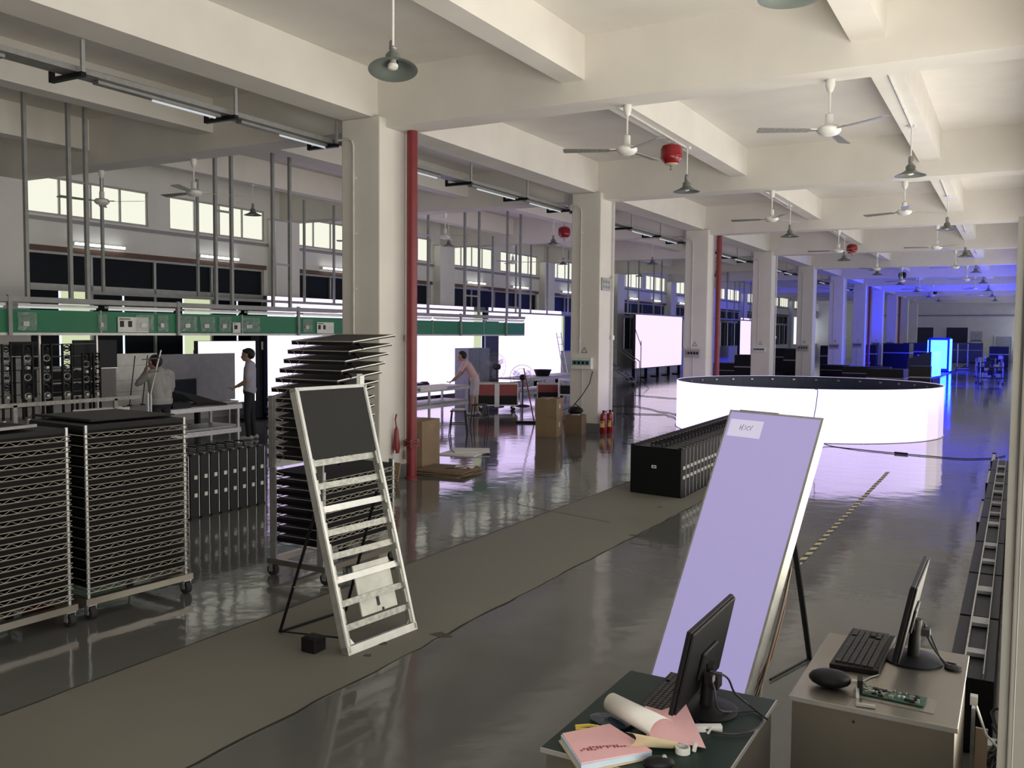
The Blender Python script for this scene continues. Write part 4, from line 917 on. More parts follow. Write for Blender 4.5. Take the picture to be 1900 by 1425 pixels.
# skeletal module frames hanging at the far left
def skel(y, x, h, wdt, lab, n=6):
    t = thing('module_skeleton', lab, 'module frame', (x+.15, y, 1.05), 0, 'skeletal module frames at the left')
    for s_ in (0, wdt): MB().box(-.02, .02, s_-.012, s_+.012, -.285, h).build('upright', blackm, t)
    for i in range(n):
        z = h*(i+.5)/n
        o = MB().tube([(0, wdt/2+.06*math.cos(a), z+.05*math.sin(a)) for a in [2*PI*j/8 for j in range(8)]], .012, 4, True).build('ring', blackm if i % 2 else alud, t)
        MB().box(-.01, .01, 0, wdt, z+h/n*.45, z+h/n*.5).build('rib', blackm, t)
        MB().box(-.03, .03, wdt*.35, wdt*.65, z-.02, z+.02).build('boss', blackm if i % 3 else alu, t)
for i, (y, wdt) in enumerate(((8.20, .13), (8.50, .16), (8.80, .15), (9.12, .16), (9.45, .13), (9.62, .12))): skel(y, -13.75+.04*i, .90 if i < 4 else .75, wdt, 'hanging black lattice of module parts left of the first worker, %s' % ORD[i])
for i, (y0, y1, z0, z1) in enumerate(((8.52, 8.98, 1.74, 1.98), (8.73, 8.98, 1.06, 1.52), (9.17, 10.1, 1.28, 1.48), (9.17, 10.1, 1.04, 1.26), (9.75, 10.6, 1.50, 2.0))):
    b_ = thing('black_back_board', 'flat black board among the module frames at the left, %s' % ORD[i], 'board', (-13.92-.05*i, y0, z0), 0, 'black boards among the module frames'); MB().box(-.02, .02, 0, y1-y0, 0, z1-z0).build('board', blackm, b_); MB().box(.02, .03, 0, y1-y0, 0, .012).build('edge', wire, b_)
    MB().box(-.02, .02, .05, .08, -z0+.765, 0).build('prop', blackm, b_)
fr_ = thing('wire_shelf_frame', 'thin wire shelving frame in front of the left window', 'shelf', (-13.97, 8.0, .762))
for i in range(6): MB().tube([(0, 0, .15+.2*i), (0, 2.1, .18+.2*i)], .010, 5).build('wire_rail', wire, fr_)
for y in (0, 1.05, 2.1): MB().box(-.015, .015, y-.015, y+.015, 0, 1.32).build('upright', wire, fr_)
hl = thing('tool_handle_rack', 'steel tubes and a lever rack standing beside the first worker', 'rack', (-12.52, 9.98, .0)); MB().cyl((0, 0, .0), (0, 0, 1.15), .022, n=8).cyl((.0, .06, 0), (.0, .06, 1.12), .018, n=8).build('tube', steel, hl); MB().tube([(0, .05, 1.1), (-.05, .22, 1.55), (-.03, .30, 1.85)], .014, 6).tube([(.0, -.1, 1.70), (-.0, .28, 1.72)], .010, 5).tube([(.0, -.05, 1.48), (-.0, .22, 1.5)], .010, 5).build('lever', wire, hl); MB().box(-.06, .06, -.05, .12, 0, .02).build('foot', steel, hl)
wbx = thing('white_tray_box', 'white plastic tray on the lower shelf at the far left bench', 'tray', (-12.97, 9.3, .765)); MB().box(-.1, .1, -.3, .6, 0, .02).box(.09, .1, -.3, .6, 0, .14).build('tray', white, wbx); MB().box(-.1, -.09, -.3, .6, 0, .14).build('rim', white, wbx)
lb = bench('workbench', -14.1, -12.85, 7.0, 10.1, 'narrow steel bench at the left edge behind the wire racks', .76)
for zz in (1.06,): MB().box(1.2, 1.25, 0, 3.1, zz-.03, zz+.03).box(1.2, 1.25, .9, .96, .76, zz).box(1.2, 1.25, 2.6, 2.66, .76, zz).build('upper_rail', alud, lb)
# dark drape by the bright display
dr = thing('dark_curtain', 'dark hanging curtain between the two lit displays behind the worker', 'curtain', (-16.25, 15.95, 0)); mb = MB(); vs = []
for i in range(15): vs += [(.04*math.sin(i*1.6), .045*i, .05), (.04*math.sin(i*1.6), .045*i, 2.6)]
mb.add(vs, [(2*i, 2*i+2, 2*i+3, 2*i+1) for i in range(14)]); mb.build('cloth', mat('dark_navy_cloth', (.02, .02, .035), .9), dr, True); MB().cyl((0, -.05, 2.62), (0, .72, 2.62), .015, n=6).build('rod', steel, dr)
MB().box(.06, .065, .28, .36, 1.72, 1.92).build('notice', whitep, dr)
gc = thing('grey_cabinet', 'plain grey upright cabinet behind the worker in pink', 'cabinet', (-14.6, 23.25, 0)); MB().box(-.5, 0, 0, 1.25, 0, 1.70).build('body', mat('blue_grey_steel', (.17, .18, .21), .5), gc); MB().box(0, .008, .02, .61, .05, 1.66).build('door', mat('blue_grey_steel', (.17, .18, .21), .5), gc); MB().box(0, .008, .63, 1.23, .05, 1.66).build('door', mat('blue_grey_steel', (.17, .18, .21), .5), gc); MB().box(.008, .02, .57, .60, .8, .95).build('handle', steel, gc)
dg = thing('dark_blue_panel', 'dark blue upright panel in the gap between the two display walls', 'panel', (-15.6, 25.85, 0)); MB().box(-.04, 0, 0, .9, 0, 2.6).build('panel', navy, dg); MB().box(0, .02, .0, .03, 0, 2.6).box(0, .02, .87, .9, 0, 2.6).build('edge', alud, dg)

# ------------------------------------------------------------------ pedestal fans, cases, stools, boxes
def pedestal(loc, rz, hz, R, lab):
    t = thing('pedestal_fan', lab, 'fan', loc, rz, 'pedestal fans by the benches'); T = TR((0, 0, hz)) @ R3('Y', PI/2)
    MB().cyl((-.12, 0, .03), (-.12, 0, hz-.08), .02, n=8).build('pole', black, t, True); MB().lathe([(.22, 0), (.22, .02), (.05, .05)], 20, TR((-.12, 0, 0))).build('base', black, t, True)
    MB().lathe([(.03, -.22), (.085, -.20), (.095, -.08), (.06, -.05)], 16, T).build('motor', black, t, True)
    mb = MB()
    for rr, zz in ((R, 0), (R*.96, .05), (R*.7, .085), (R*.4, .09), (R*.7, -.06), (R*.4, -.07)): mb.tube([T @ Vector((rr*math.cos(a), rr*math.sin(a), zz)) for a in [2*PI*i/32 for i in range(32)]], .006 if rr == R else .003, 4, True)
    for i in range(20):
        a = 2*PI*i/20; mb.tube([T @ Vector((.05*math.cos(a), .05*math.sin(a), .09)), T @ Vector((R*.7*math.cos(a), R*.7*math.sin(a), .085)), T @ Vector((R*math.cos(a), R*math.sin(a), 0)), T @ Vector((R*.6*math.cos(a), R*.6*math.sin(a), -.07)), T @ Vector((.06*math.cos(a), .06*math.sin(a), -.07))], .0022, 4)
    g_ = mb.build('cage', dsteel, t)
    for i in range(3):
        Tb = T @ R3('Z', 2*PI*i/3) @ R3('X', .4); MB().prism([(.03, -.03), (R*.5, -.11), (R*.86, -.08), (R*.86, .07), (R*.5, .09), (.03, .03)], -.002, .002, Tb).build('blade', mat('clear_fan_blade', (.30, .28, .34), .3, alpha=.3), t)
pedestal((-13.50, 22.95, 0), 2.7, 1.18, .40, 'black pedestal fan beside the worker in pink')
pedestal((-12.95, 23.65, 0), 2.2, .86, .37, 'lower pedestal fan behind the red and black case')
def flight(loc, rz, L, D, z0, z1, lab, strap=True):
    t = thing('flight_case', lab, 'flight case', loc, rz, 'red and black flight cases'); zm = z0+(z1-z0)*.45
    rc = mat('red_case_laminate', (.30, .055, .05), .5)
    MB().box(0, L, 0, D, z0, zm).build('lower_body', black, t); MB().box(0, L, 0, D, zm, z1).build('lid', rc, t)
    mb = MB()
    for x in (0, L):
        for y in (0, D): mb.box(x-.015, x+.015, y-.015, y+.015, z0, z1)
    for z in (z0, z1):
        for y in (0, D): mb.box(0, L, y-.015, y+.015, z-.015, z+.015)
        for x in (0, L): mb.box(x-.015, x+.015, 0, D, z-.015, z+.015)
    mb.build('edge_profile', alu, t)
    if strap: MB().box(L*.42, L*.54, -.02, 0, z0-.05, z1+.01).build('strap', whitep, t)
    for x in (.1, L-.1):
        for y in (.1, D-.1):
            c = MB().box(x-.03, x+.03, y-.03, y+.03, .08, z0).build('caster', steel, t); MB().cyl((x, y-.02, .05), (x, y+.02, .05), .05, n=12).build('wheel', rubber, c)
    mb = MB()
    for i in range(4): mb.box(L, L+.01, .12+i*.12, .15+i*.12, zm-.02, zm+.07)
    mb.build('latch', steel, t)
flight((-13.1, 21.35, 0), .62, 1.12, .62, .16, .76, 'red and black flight case with a pale strap behind the stools')
flight((-12.85, 24.45, 0), .5, .8, .6, .16, .62, 'smaller red flight case behind the cardboard boxes', False)
def stool(loc, rz, lab, h=.50, top=True):
    t = thing('metal_stool', lab, 'stool', loc, rz, 'black metal stools')
    MB().box(-.17, .17, -.17, .17, h-.02, h).build('seat', black, t, bevel=.006)
    for sx in (-1, 1):
        for sy in (-1, 1): MB().tube([(.14*sx, .14*sy, h-.02), (.19*sx, .19*sy, 0)], .012, 6).build('leg', blackm, t)
    MB().tube([(.165*sx, .165*sy, h*.45) for sx, sy in ((-1, -1), (1, -1), (1, 1), (-1, 1))], .008, 5, True).build('rung', blackm, t)
stool((-10.42, 16.2, 0), .5, 'black metal stool with papers in front of the conveyor bench', .52)
stool((-11.05, 18.1, 0), .35, 'second black metal stool behind the one with papers', .50)
pp = thing('paper_stack', 'stack of papers lying on the nearer black stool', 'papers', (-10.42, 16.2, .52), .5); 
for i in range(3): MB().box(-.13, .13, -.16, .14, .012*i, .012*i+.009, R3('Z', .1*i)).build('sheets', whitep if i % 2 == 0 else blackf, pp)
def carton(loc, rz, sx, sy, sz, lab, m=card, flaps=True, open_=False, lbl=False):
    t = thing('cardboard_box', lab, 'box', loc, rz, 'cardboard boxes')
    MB().box(-sx/2, sx/2, -sy/2, sy/2, 0, sz-.006).build('body', m, t)
    if open_:
        for a, (x0, x1, y0, y1) in enumerate(((-sx/2, -sx/2+.008, -sy/2, sy/2), (sx/2-.008, sx/2, -sy/2, sy/2))): MB().box(x0, x1, y0, y1, sz-.006, sz+.12).build('flap', m, t)
    else:
        MB().box(-sx/2, -.002, -sy/2, sy/2, sz-.006, sz).build('flap', m, t); MB().box(.002, sx/2, -sy/2, sy/2, sz-.006, sz).build('flap', m, t); MB().box(-.025, .025, -sy/2-.001, sy/2+.001, sz, sz+.001).build('tape', cream, t)
    if lbl: MB().box(sx/2, sx/2+.002, -.06, .0, sz*.45, sz*.7).build('label_sticker', whitep, t)
    return t
carton((-8.62, 12.05, 0), .18, .62, .70, .76, 'tall brown cardboard box beside the red standpipe', card)
carton((-8.72, 17.15, 0), .25, .46, .62, .42, 'lower of two stacked cardboard boxes by the second column', card, lbl=True)
carton((-8.72, 17.15, .42), .22, .47, .63, .38, 'upper of two stacked cardboard boxes by the second column', card, lbl=True)
carton((-8.38, 17.75, 0), .15, .38, .34, .42, 'small cardboard box beside the stacked pair at the second column', cardd)
bg = thing('black_bag', 'black bag and cables on the small cardboard box at the second column', 'bag', (-8.40, 17.78, .424)); MB().ball((0, 0, .08), 1, 14, .18, .15, .09).build('bag', black, bg, True); MB().tube([(-.1, 0, .14), (0, 0, .22), (.12, .02, .13)], .012, 6).build('strap', cable_m, bg, True); MB().box(-.02, .14, -.16, -.05, .0, .01).build('paper', whitep, bg)
fc = thing('flattened_cardboard', 'stack of flattened cardboard on the floor at the foot of the red standpipe', 'cardboard', (-7.72, 11.72, 0), .1)
for i in range(6): MB().box(-.42+.03*(i % 3), .44-.04*(i % 2), -.42+.03*(i % 2), .40-.02*i, .014*i, .014*i+.011, R3('Z', .12*((i % 3)-1))).build('sheet', cardd if i % 2 else card, fc)
MB().box(.1, .40, -.1, .16, .085, .088, R3('Z', .3)).build('white_paper', whitep, fc); MB().tube([(.05, -.2, .09), (.2, -.12, .10), (.3, .0, .11), (.38, -.02, .09)], .008, 5).build('cord', cable_m, fc)
ws = thing('white_foam_sheets', 'white foam sheets lying on the floor behind the tall cardboard box', 'foam sheet', (-8.7, 13.65, 0), .2); MB().prism([(-.35, -.3), (.35, -.32), (.36, .25), (-.33, .3)], 0, .02).build('sheet', whitep, ws); MB().prism([(-.1, -.1), (.5, .1), (.35, .5), (-.35, .35)], .025, .04, R3('X', .04)).build('sheet', whitep, ws)
def exting(loc, lab):
    t = thing('fire_extinguisher', lab, 'fire extinguisher', loc, .3, 'red extinguishers at the second column')
    MB().lathe([(.075, 0), (.08, .01), (.08, .36), (.07, .41), (.03, .44), (.025, .46)], 20).build('cylinder', redball, t, True)
    mb = MB(); vs = []
    for i in range(9):
        a = -2.6+1.5*i/8; vs += [(.0812*math.cos(a), .0812*math.sin(a), .13), (.0812*math.cos(a), .0812*math.sin(a), .27)]
    mb.add(vs, [(2*i, 2*i+2, 2*i+3, 2*i+1) for i in range(8)]); lb_ = mb.build('label_patch', yellow, t, True)
    for z in (.15, .19, .23): MB().box(-.03, .03, -.084, -.082, z, z+.018, R3('Z', -.28)).build('label_print', whitep if z < .2 else ink, lb_)
    MB().box(-.02, .02, -.02, .02, .455, .49).box(-.02, .10, -.012, .012, .49, .50).box(-.01, .09, -.012, .012, .47, .478).build('valve_handle', black, t)
    MB().tube([(.02, .02, .47), (.07, .05, .45), (.095, .04, .35), (.09, .02, .15)], .010, 6).build('hose', rubber, t, True)
exting((-7.92, 18.20, 0), 'red fire extinguisher at the foot of the second column, nearer of the pair'); exting((-7.86, 18.42, 0), 'red fire extinguisher at the foot of the second column, farther of the pair')
br_ = thing('floor_squeegee', 'black long-handled floor squeegee standing by the stacked cardboard boxes', 'squeegee', (-10.25, 19.2, 0)); MB().tube([(.05, .05, .04), (-.55, .6, 1.3)], .016, 6).build('handle', redpaint, br_); MB().box(-.38, .38, -.04, .05, 0, .05, R3('Z', .4)).build('head', black, br_)
wd = thing('wood_offcut', 'short brown board leaning at the foot of the nearest column', 'board', (-7.93, 10.56, 0)); MB().box(-.08, .08, 0, .03, 0, .28, R3('X', -.25)).build('board', card, wd); MB().box(-.081, -.06, -.001, .031, 0, .28, R3('X', -.25)).build('edge', cardd, wd)
bt = thing('black_basket', 'black plastic basket on the bench behind the flight cases', 'basket', (-13.9, 26.8, .75)); MB().lathe([(.22, 0), (.30, .20), (.29, .20), (.21, .01)], 16).build('basket', black, bt, True); MB().lathe([(.31, .19), (.31, .215), (.28, .215)], 16, None, False, False).build('rim', black, bt)
la = thing('step_ladder', 'thin aluminium ladder leaning beside the display wall at the second column', 'ladder', (-14.95, 30.8, 0))
for s_ in (0, .38): MB().tube([(0, s_, 0), (-.45, s_, 2.2)], .018, 6).build('stile', alu, la)
for i in range(8): MB().tube([(-.055*(i+.5), 0, .27*(i+.5)), (-.055*(i+.5), .38, .27*(i+.5))], .012, 5).build('rung', alu, la)
bm = thing('machine_frame', 'white framed test machine on the floor behind the stacked boxes', 'machine', (-11.9, 24.0, 0), .4)
for x in (0, .7):
    for y in (0, .5): MB().box(x-.02, x+.02, y-.02, y+.02, 0, .8).build('post', white, bm)
MB().box(-.02, .72, -.02, .52, .78, .82).build('top', white, bm); MB().box(.05, .65, .05, .45, .38, .62).build('black_unit', black, bm); MB().box(-.02, .72, -.02, .52, .34, .37).build('shelf', white, bm)
# steel steps with rails beyond the second column
ss = thing('steel_steps', 'grey steel steps with tubular handrails beyond the second column', 'steps', (-14.0, 35.5, 0), .2)
for i in range(5): MB().box(-.3-.25*i, -.05-.25*i, 0, .9, .18*i+.14, .18*i+.18).build('tread', dsteel, ss)
for y in (0, .9):
    MB().tube([(.0, y, 0), (.0, y, 1.0), (-1.3, y, 1.9), (-1.3, y, 0)], .022, 6).build('handrail', dsteel, ss); MB().tube([(-.05, y, .1), (-1.3, y, .95)], .03, 4).build('stringer', dsteel, ss)
tp_ = thing('tall_stand', 'dark tripod boom stand beyond the second column', 'stand', (-13.2, 34.0, 0)); MB().tube([(0, 0, 0), (0, 0, 1.9)], .016, 6).build('pole', blackm, tp_); MB().tube([(0, 0, 1.7), (-.25, -.35, 2.7)], .014, 6).build('boom', blackm, tp_)
for a in range(3): MB().tube([(0, 0, .35), (.35*math.cos(a*2.1), .35*math.sin(a*2.1), .01)], .012, 5).build('leg', blackm, tp_)
# floor cables beyond the second column
for i, pts in enumerate(([(-8.6, 21.6), (-9.5, 22.8), (-8.2, 23.2), (-7.6, 22.2), (-7.2, 21.6)], [(-12.5, 26), (-11, 24.8), (-10, 25.4), (-8.9, 24.2), (-8.0, 23.4)], [(-12.0, 30), (-10.2, 29.2), (-9.0, 29.6), (-7.8, 28.2)])):
    c = thing('floor_cable', 'dark cable snaking on the floor left of the round screen, %s from camera' % ORD[i], 'cable', (0, 0, 0), 0, 'cables left of the round screen')
    P = []
    for j in range(len(pts)-1):
        for s_ in range(4): u_ = s_/4; P.append((pts[j][0]*(1-u_)+pts[j+1][0]*u_+random.uniform(-.08, .08), pts[j][1]*(1-u_)+pts[j+1][1]*u_, .016))
    MB().tube(cr(P+[(*pts[-1], .016)], 3), .010, 5).build('cable', cable_m, c, True); MB().box(pts[-1][0]-.05, pts[-1][0]+.05, pts[-1][1]-.03, pts[-1][1]+.03, 0, .04).build('plug', black, c)

# ================================================================== PEOPLE
def rcone(mb, p0, p1, r0, r1, n=14):
    p0, p1 = Vector(p0), Vector(p1); d = p1-p0; L = d.length
    q = Vector((0, 0, 1)).rotation_difference(d.normalized()) if L > 1e-6 else Quaternion()
    T = TR(p0) @ q.to_matrix().to_4x4(); prof = []
    for i in range(6): a = -PI/2+PI/2*i/5; prof.append((max(1e-4, r0*math.cos(a)), r0*math.sin(a)))
    for i in range(6): a = PI/2*i/5; prof.append((max(1e-4, r1*math.cos(a)), L+r1*math.sin(a)))
    mb.lathe(prof, n, T, False, False)
def seg_d(p, a, b):
    ab = b-a; t = max(0, min(1, (p-a).dot(ab)/max(1e-9, ab.length_squared))); return (p-(a+ab*t)).length, t
def hand(caps, w_, dirv, side, m):
    d = Vector(dirv).normalized(); sv = Vector(side).normalized(); w_ = Vector(w_); pn = d.cross(sv).normalized()
    pc = w_+d*.055
    for k in (-.024, -.008, .008, .024): caps.append((w_+sv*k*.6, pc+sv*k+d*.025, .016, .015, m))
    for k, ln in ((-.030, .052), (-.010, .068), (.010, .064), (.029, .048)):
        a = pc+d*.03+sv*k; b = a+d*ln*.55-pn*.012; c = b+d*ln*.4-pn*.028
        caps.append((a, b, .0105, .010, m)); caps.append((b, c, .010, .0085, m))
    a = w_+d*.03-sv*.028; b = a-sv*.03+d*.028; caps.append((a, b, .012, .011, m)); caps.append((b, b+d*.03-sv*.004, .011, .009, m))
def person(label, loc, rz, caps, mats, hair, extras=()):
    t = thing('person', label, 'person', loc, rz)
    mb = MB()
    for (a, b, r0, r1, m_) in caps: rcone(mb, a, b, r0, r1)
    o = mb.build('body', None, None)
    rm = o.modifiers.new('r', 'REMESH'); rm.mode = 'VOXEL'; rm.voxel_size = .0085
    sm = o.modifiers.new('s', 'SMOOTH'); sm.iterations = 6; sm.factor = .5
    dgp = bpy.context.evaluated_depsgraph_get(); me = bpy.data.meshes.new_from_object(o.evaluated_get(dgp)); old = o.data
    bpy.data.objects.remove(o); bpy.data.meshes.remove(old)
    o = bpy.data.objects.new('body', me); COL.objects.link(o); o.parent = t
    me.materials.clear()
    for m_ in mats: me.materials.append(m_)
    C = [(Vector(a), Vector(b), r0, r1, m_) for a, b, r0, r1, m_ in caps]
    for p in me.polygons:
        c = p.center; best = 9; bi = 0
        for (a, b, r0, r1, m_) in C:
            d_, t_ = seg_d(c, a, b); d_ -= r0+(r1-r0)*t_
            if d_ < best: best = d_; bi = m_
        p.material_index = bi; p.use_smooth = True
    hm = MB()
    for (c, rx, ry, rz_) in hair: hm.ball(c, 1, 16, rx, ry, rz_)
    ho = hm.build('hair', hairm, t, True)
    for nm, f_, m_ in extras: f_().build(nm, m_, t, True)
    return t
# local frame: faces +x, left is +y
def head(caps, neck, ctr, yawx, m):
    n_ = Vector(neck); c = Vector(ctr); f = Vector(yawx).normalized(); lft = Vector((-f.y, f.x, 0)).normalized()
    caps.append((n_, c+Vector((0, 0, -.06)), .058, .056, m)); caps.append((c+f*-.025+Vector((0, 0, .03)), c+f*.02+Vector((0, 0, .025)), .088, .083, m))
    caps.append((c+f*.045+Vector((0, 0, -.02)), c+f*.055+Vector((0, 0, -.075)), .062, .040, m))          # jaw and chin
    caps.append((c+f*.095+Vector((0, 0, .01)), c+f*.115+Vector((0, 0, -.02)), .011, .016, m))            # nose
    caps.append((c+f*.092+Vector((0, 0, -.055)), c+f*.094+Vector((0, 0, -.052)), .018, .016, m))         # mouth
    for s_ in (-1, 1): caps.append((c+lft*.085*s_+Vector((0, 0, .015)), c+lft*.088*s_+Vector((0, 0, -.02)), .018, .013, m))
def eyes(ctr, f):
    def g():
        mb = MB(); c = Vector(ctr); ff = Vector(f).normalized(); l = Vector((-ff.y, ff.x, 0)).normalized()
        for s_ in (-1, 1): mb.ball(c+ff*.092+l*.033*s_+Vector((0, 0, .018)), .011, 8); mb.ball(c+ff*.092+l*.033*s_+Vector((0, 0, .042)), 1, 8, .008, .02, .005)
        return mb
    return g
# 0 skin, 1 shirt, 2 bottoms, 3 shoes
def legs(caps, hip, foot_l, foot_r, knee_l, knee_r, long_=True, rt_=.088):
    H = Vector(hip)
    for s_, ft, kn in ((1, foot_l, knee_l), (-1, foot_r, knee_r)):
        hj = H+Vector((0, .085*s_, -.02)); K = Vector(kn); F = Vector(ft)
        if long_: caps.append((hj, K, rt_, .064, 2)); caps.append((K, F+Vector((0, 0, .09)), .062, .050, 2))
        else:
            km = hj.lerp(K, .80); caps.append((hj, km, rt_+.008, .084, 2)); caps.append((km.lerp(hj, .25), K, .062, .052, 0)); ca = K.lerp(F, .3)
            caps.append((K, ca, .050, .056, 0)); caps.append((ca, F+Vector((0, 0, .08)), .054, .036, 0))
        caps.append((F+Vector((-.05, 0, .045)), F+Vector((.15, .01*s_, .035)), .044, .036, 3))
# worker standing, looking down at the bench
c = []
legs(c, (0, 0, .98), (.0, .11, 0), (-.06, -.11, 0), (.03, .105, .52), (-.02, -.105, .52))
c += [((0, -.075, .98), (0, .075, .98), .115, .115, 2), ((-.005, -.07, 1.0), (-.005, .07, 1.0), .122, .122, 1), ((0, -.06, 1.1), (-.01, -.085, 1.42), .118, .105, 1), ((0, .06, 1.1), (-.01, .085, 1.42), .118, .105, 1), ((-.015, -.14, 1.50), (-.015, .14, 1.50), .075, .075, 1), ((0, 0, 1.30), (0, 0, 1.52), .115, .085, 1)]
for s_ in (-1, 1):
    sh_ = Vector((-.02, .185*s_, 1.49)); el = Vector((.0, .23*s_, 1.20)); wr_ = Vector((.25, .13*s_, 1.06))
    c.append((sh_, sh_.lerp(el, .75), .068, .066, 1)); c.append((sh_.lerp(el, .5), el, .047, .042, 0)); c.append((el, wr_, .042, .028, 0)); hand(c, wr_, (.9, -.25*s_, -.3), (0, 1, 0) if s_ < 0 else (0, -1, 0), 0)
head(c, (-.005, 0, 1.52), (.045, 0, 1.70), (1, 0, -.25), 0)
person('worker in grey-lavender shirt and dark trousers standing before the small bright display', (-13.45, 13.15, 0), -2.55, c, [skin, polo, trousers, shoe],
       [((.015, 0, 1.755), .112, .098, .088), ((-.035, 0, 1.72), .082, .092, .105), ((.085, 0, 1.785), .05, .08, .035)], [('eyes', eyes((.045, 0, 1.69), (1, 0, -.25)), ink)])
# worker seen from behind with a hand raised to his face
c = []
legs(c, (0, 0, .93), (.0, .12, 0), (-.05, -.12, 0), (.02, .11, .49), (0, -.11, .49))
c += [((0, -.08, .93), (0, .08, .93), .118, .118, 2), ((0, -.08, .97), (0, .08, .97), .130, .130, 1), ((0, -.07, 1.05), (.03, -.10, 1.36), .128, .115, 1), ((0, .07, 1.05), (.03, .10, 1.36), .128, .115, 1), ((.03, -.15, 1.44), (.03, .15, 1.44), .080, .080, 1), ((.02, 0, 1.25), (.04, 0, 1.47), .125, .09, 1)]
sh_ = Vector((.04, .21, 1.42)); el = Vector((.22, .30, 1.26)); wr_ = Vector((.30, .12, 1.45)); c.append((sh_, sh_.lerp(el, .75), .070, .066, 1)); c.append((sh_.lerp(el, .5), el, .048, .043, 0)); c.append((el, wr_, .043, .029, 0)); hand(c, wr_, (-.1, -.3, .9), (1, 0, 0), 0)
sh_ = Vector((.03, -.21, 1.42)); el = Vector((.10, -.27, 1.14)); wr_ = Vector((.32, -.18, 1.0)); c.append((sh_, sh_.lerp(el, .75), .070, .066, 1)); c.append((sh_.lerp(el, .5), el, .048, .043, 0)); c.append((el, wr_, .043, .029, 0)); hand(c, wr_, (.9, .2, -.3), (0, 1, 0), 0)
head(c, (.05, 0, 1.47), (.14, .03, 1.63), (1, .3, -.3), 0)
person('worker in dark grey tee shirt seen from behind at the left bench', (-12.84, 10.50, 0), 3.0, c, [skin, teeshirt, trousers, shoe],
       [((.11, .02, 1.685), .112, .098, .085), ((.06, .02, 1.65), .08, .092, .10)], [('eyes', eyes((.14, .03, 1.62), (1, .3, -.3)), ink)])
# worker in pink bending over the bench
c = []
legs(c, (-.10, 0, .90), (-.04, .11, 0), (-.14, -.12, 0), (-.04, .10, .48), (-.10, -.10, .48), False, .092)
c += [((-.10, -.075, .90), (-.10, .075, .90), .115, .115, 2), ((-.08, -.07, .95), (-.08, .07, .95), .120, .120, 1), ((-.07, -.06, 1.0), (.10, -.085, 1.30), .115, .105, 1), ((-.07, .06, 1.0), (.10, .085, 1.30), .115, .105, 1), ((.15, -.14, 1.38), (.15, .14, 1.38), .072, .072, 1), ((.04, 0, 1.2), (.17, 0, 1.40), .11, .082, 1)]
for s_ in (-1, 1):
    sh_ = Vector((.16, .18*s_, 1.36)); el = Vector((.30, .21*s_, 1.10)); wr_ = Vector((.50, .14*s_, .90)); c.append((sh_, sh_.lerp(el, .62), .064, .062, 1)); c.append((sh_.lerp(el, .4), el, .045, .041, 0)); c.append((el, wr_, .041, .028, 0)); hand(c, wr_, (.85, -.1*s_, -.35), (0, 1, 0) if s_ < 0 else (0, -1, 0), 0)
head(c, (.19, 0, 1.42), (.29, 0, 1.56), (1, 0, -.45), 0)
person('worker in pink tee shirt and pale shorts bending over the conveyor bench', (-12.62, 20.25, 0), -2.75, c, [skin, pinktee, shorts, shoe],
       [((.255, 0, 1.615), .110, .095, .085), ((.205, 0, 1.58), .078, .09, .095)], [('eyes', eyes((.29, 0, 1.55), (1, 0, -.45)), ink)])

# ================================================================== FAR CLUTTER
def crate(loc, rz, sx, sy, sz, lab, m=blackm, cat='crate', name='equipment_crate', g_=None):
    t = thing(name, lab, cat, loc, rz, g_)
    MB().box(-sx/2, sx/2, -sy/2, sy/2, .06, sz).build('body', m, t); MB().box(-sx/2-.01, sx/2+.01, -sy/2-.01, sy/2+.01, sz*.62, sz*.66).build('band', dsteel, t); MB().box(-sx/2+.05, sx/2-.05, -sy/2+.05, sy/2-.05, 0, .06).build('skid', rubber, t)
    return t
GF = 'dark crates in the far half of the hall'
for i, (x, y, sx, sy, sz, lab) in enumerate(((-4.3, 36.6, 1.3, 1.0, .95, 'dark crate directly behind the round screen towards the blue display'), (-3.1, 36.0, .7, .9, 1.1, 'dark crate behind the right end of the round screen'), (-5.9, 43, 2.0, 1.0, .8, 'long dark crate behind the crates of the round screen'),
        (-9.6, 37.5, 1.3, 1.2, 1.35, 'dark crate between the fourth and fifth columns'), (-9.4, 45.5, 1.2, 1.2, 1.5, 'dark crate between the fifth and sixth columns'), (-9.2, 53.5, 1.2, 1.2, 1.6, 'dark crate between the sixth and seventh columns'),
        (-8.0, 47.6, 1.4, .9, .7, 'low dark crate before the sixth column'), (-8.6, 62, 1.3, 1.4, 1.6, 'dark crate between the seventh and eighth columns'), (-6.9, 64, 1.6, 1.4, 1.7, 'dark crate by the eighth column'), (-6.4, 70, 1.6, 1.2, 1.7, 'dark crate left of the tall blue display'),
        (-12.0, 54.0, 2.6, 1.4, 1.4, 'wide dark crate far behind the fourth column'), (-11.2, 40.5, 1.6, 1.2, .9, 'low dark crate left of the fourth column'), (-1.2, 72, 1.2, 1.6, 1.5, 'dark crate by the far right-hand wall'))):
    crate((x, y, 0), random.uniform(-.1, .1), sx, sy, sz, lab, blackm, g_=GF)
crate((-4.0, 84, 0), .05, 2.8, 1.4, 1.65, 'big blue-lit box before the far doorway', mat('deep_blue_laminate', (.04, .05, .20), .6), 'box', 'large_box')
crate((-3.35, 90.5, 1.80), 0, .95, .6, .85, 'grey cabinet on a stand against the far wall', greybox, 'cabinet', 'metal_cabinet'); 
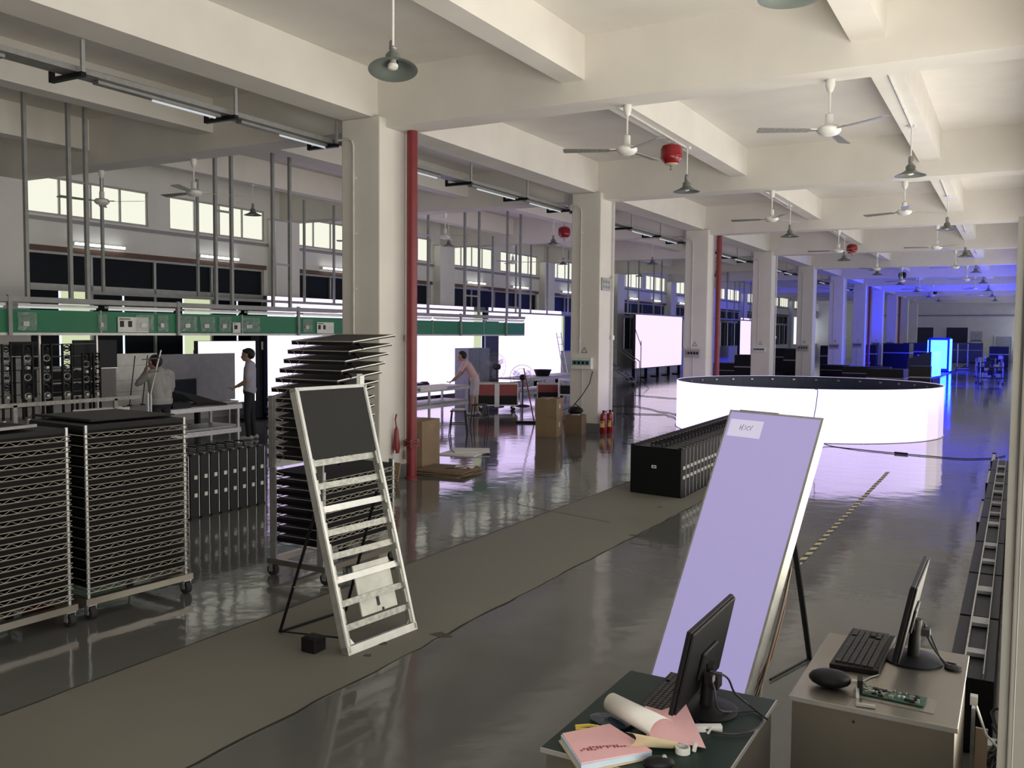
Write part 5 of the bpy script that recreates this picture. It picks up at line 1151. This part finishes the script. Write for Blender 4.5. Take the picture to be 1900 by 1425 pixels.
o = thing('cabinet_stand', 'low stand under the grey cabinet at the far wall', 'stand', (-3.35, 90.5, 0)); MB().box(-.5, .5, -.35, .35, 1.70, 1.80).build('top', dsteel, o)
for sx in (-.45, .45):
    for sy in (-.3, .3): MB().box(sx-.03, sx+.03, sy-.03, sy+.03, 0, 1.70).build('leg', dsteel, o)
for i, (x, y) in enumerate(((-1.5, 55.5), (-1.3, 63.5), (-1.1, 47.5))):
    t = thing('tool_trolley', 'metal trolley loaded with parts near the far right-hand wall, %s from the far blue display' % ORD[i], 'trolley', (x, y, 0), .1*i, 'trolleys near the right-hand wall')
    for z in (.25, .75): MB().box(-.55, .45, -.5, .5, z, z+.04).build('shelf', blackm, t)
    for sx in (-.52, .42):
        for sy in (-.47, .47): MB().box(sx-.02, sx+.02, sy-.02, sy+.02, .08, 1.0).build('post', dsteel, t); MB().cyl((sx, sy-.02, .04), (sx, sy+.02, .04), .04, n=8).build('wheel', rubber, t)
    for j in range(7): a = random.uniform(-.45, .3); b = random.uniform(-.4, .3); zz = (.29, .79)[j % 2]; MB().box(a, a+.2, b, b+.2, zz, zz+random.uniform(.08, .35)).build('part_item', dsteel if j % 3 == 0 else blackm, t)
ht = thing('hand_truck', 'blue-lit upright hand truck right of the blue display', 'hand truck', (-3.2, 66, 0), .2); MB().tube([(-.3, 0, .1), (-.3, 0, 1.7), (.3, 0, 1.7), (.3, 0, .1)], .03, 6).build('frame', steel, ht); MB().box(-.35, .35, -.35, 0, .05, .1).build('toe_plate', dsteel, ht); MB().tube([(.3, 0, 1.0), (.5, .5, .1)], .025, 6).build('strut', steel, ht)
for s_ in (-.3, .3): MB().cyl((s_-.03, .08, .12), (s_+.03, .08, .12), .12, n=12).build('wheel', rubber, ht)
for i, (x, y, w_, h_) in enumerate(((-7.6, 29.2, .9, .25), (-7.4, 30.6, 1.0, .35), (-9.5, 31.5, 1.2, .4))):
    crate((x, y, 0), .3*i, w_, .8, h_, 'low reddish pallet box beside the third column standpipe, %s from camera' % ORD[i], mat('red_brown_board', (.22, .07, .05), .8), 'pallet box', 'pallet_box', 'reddish pallet boxes')
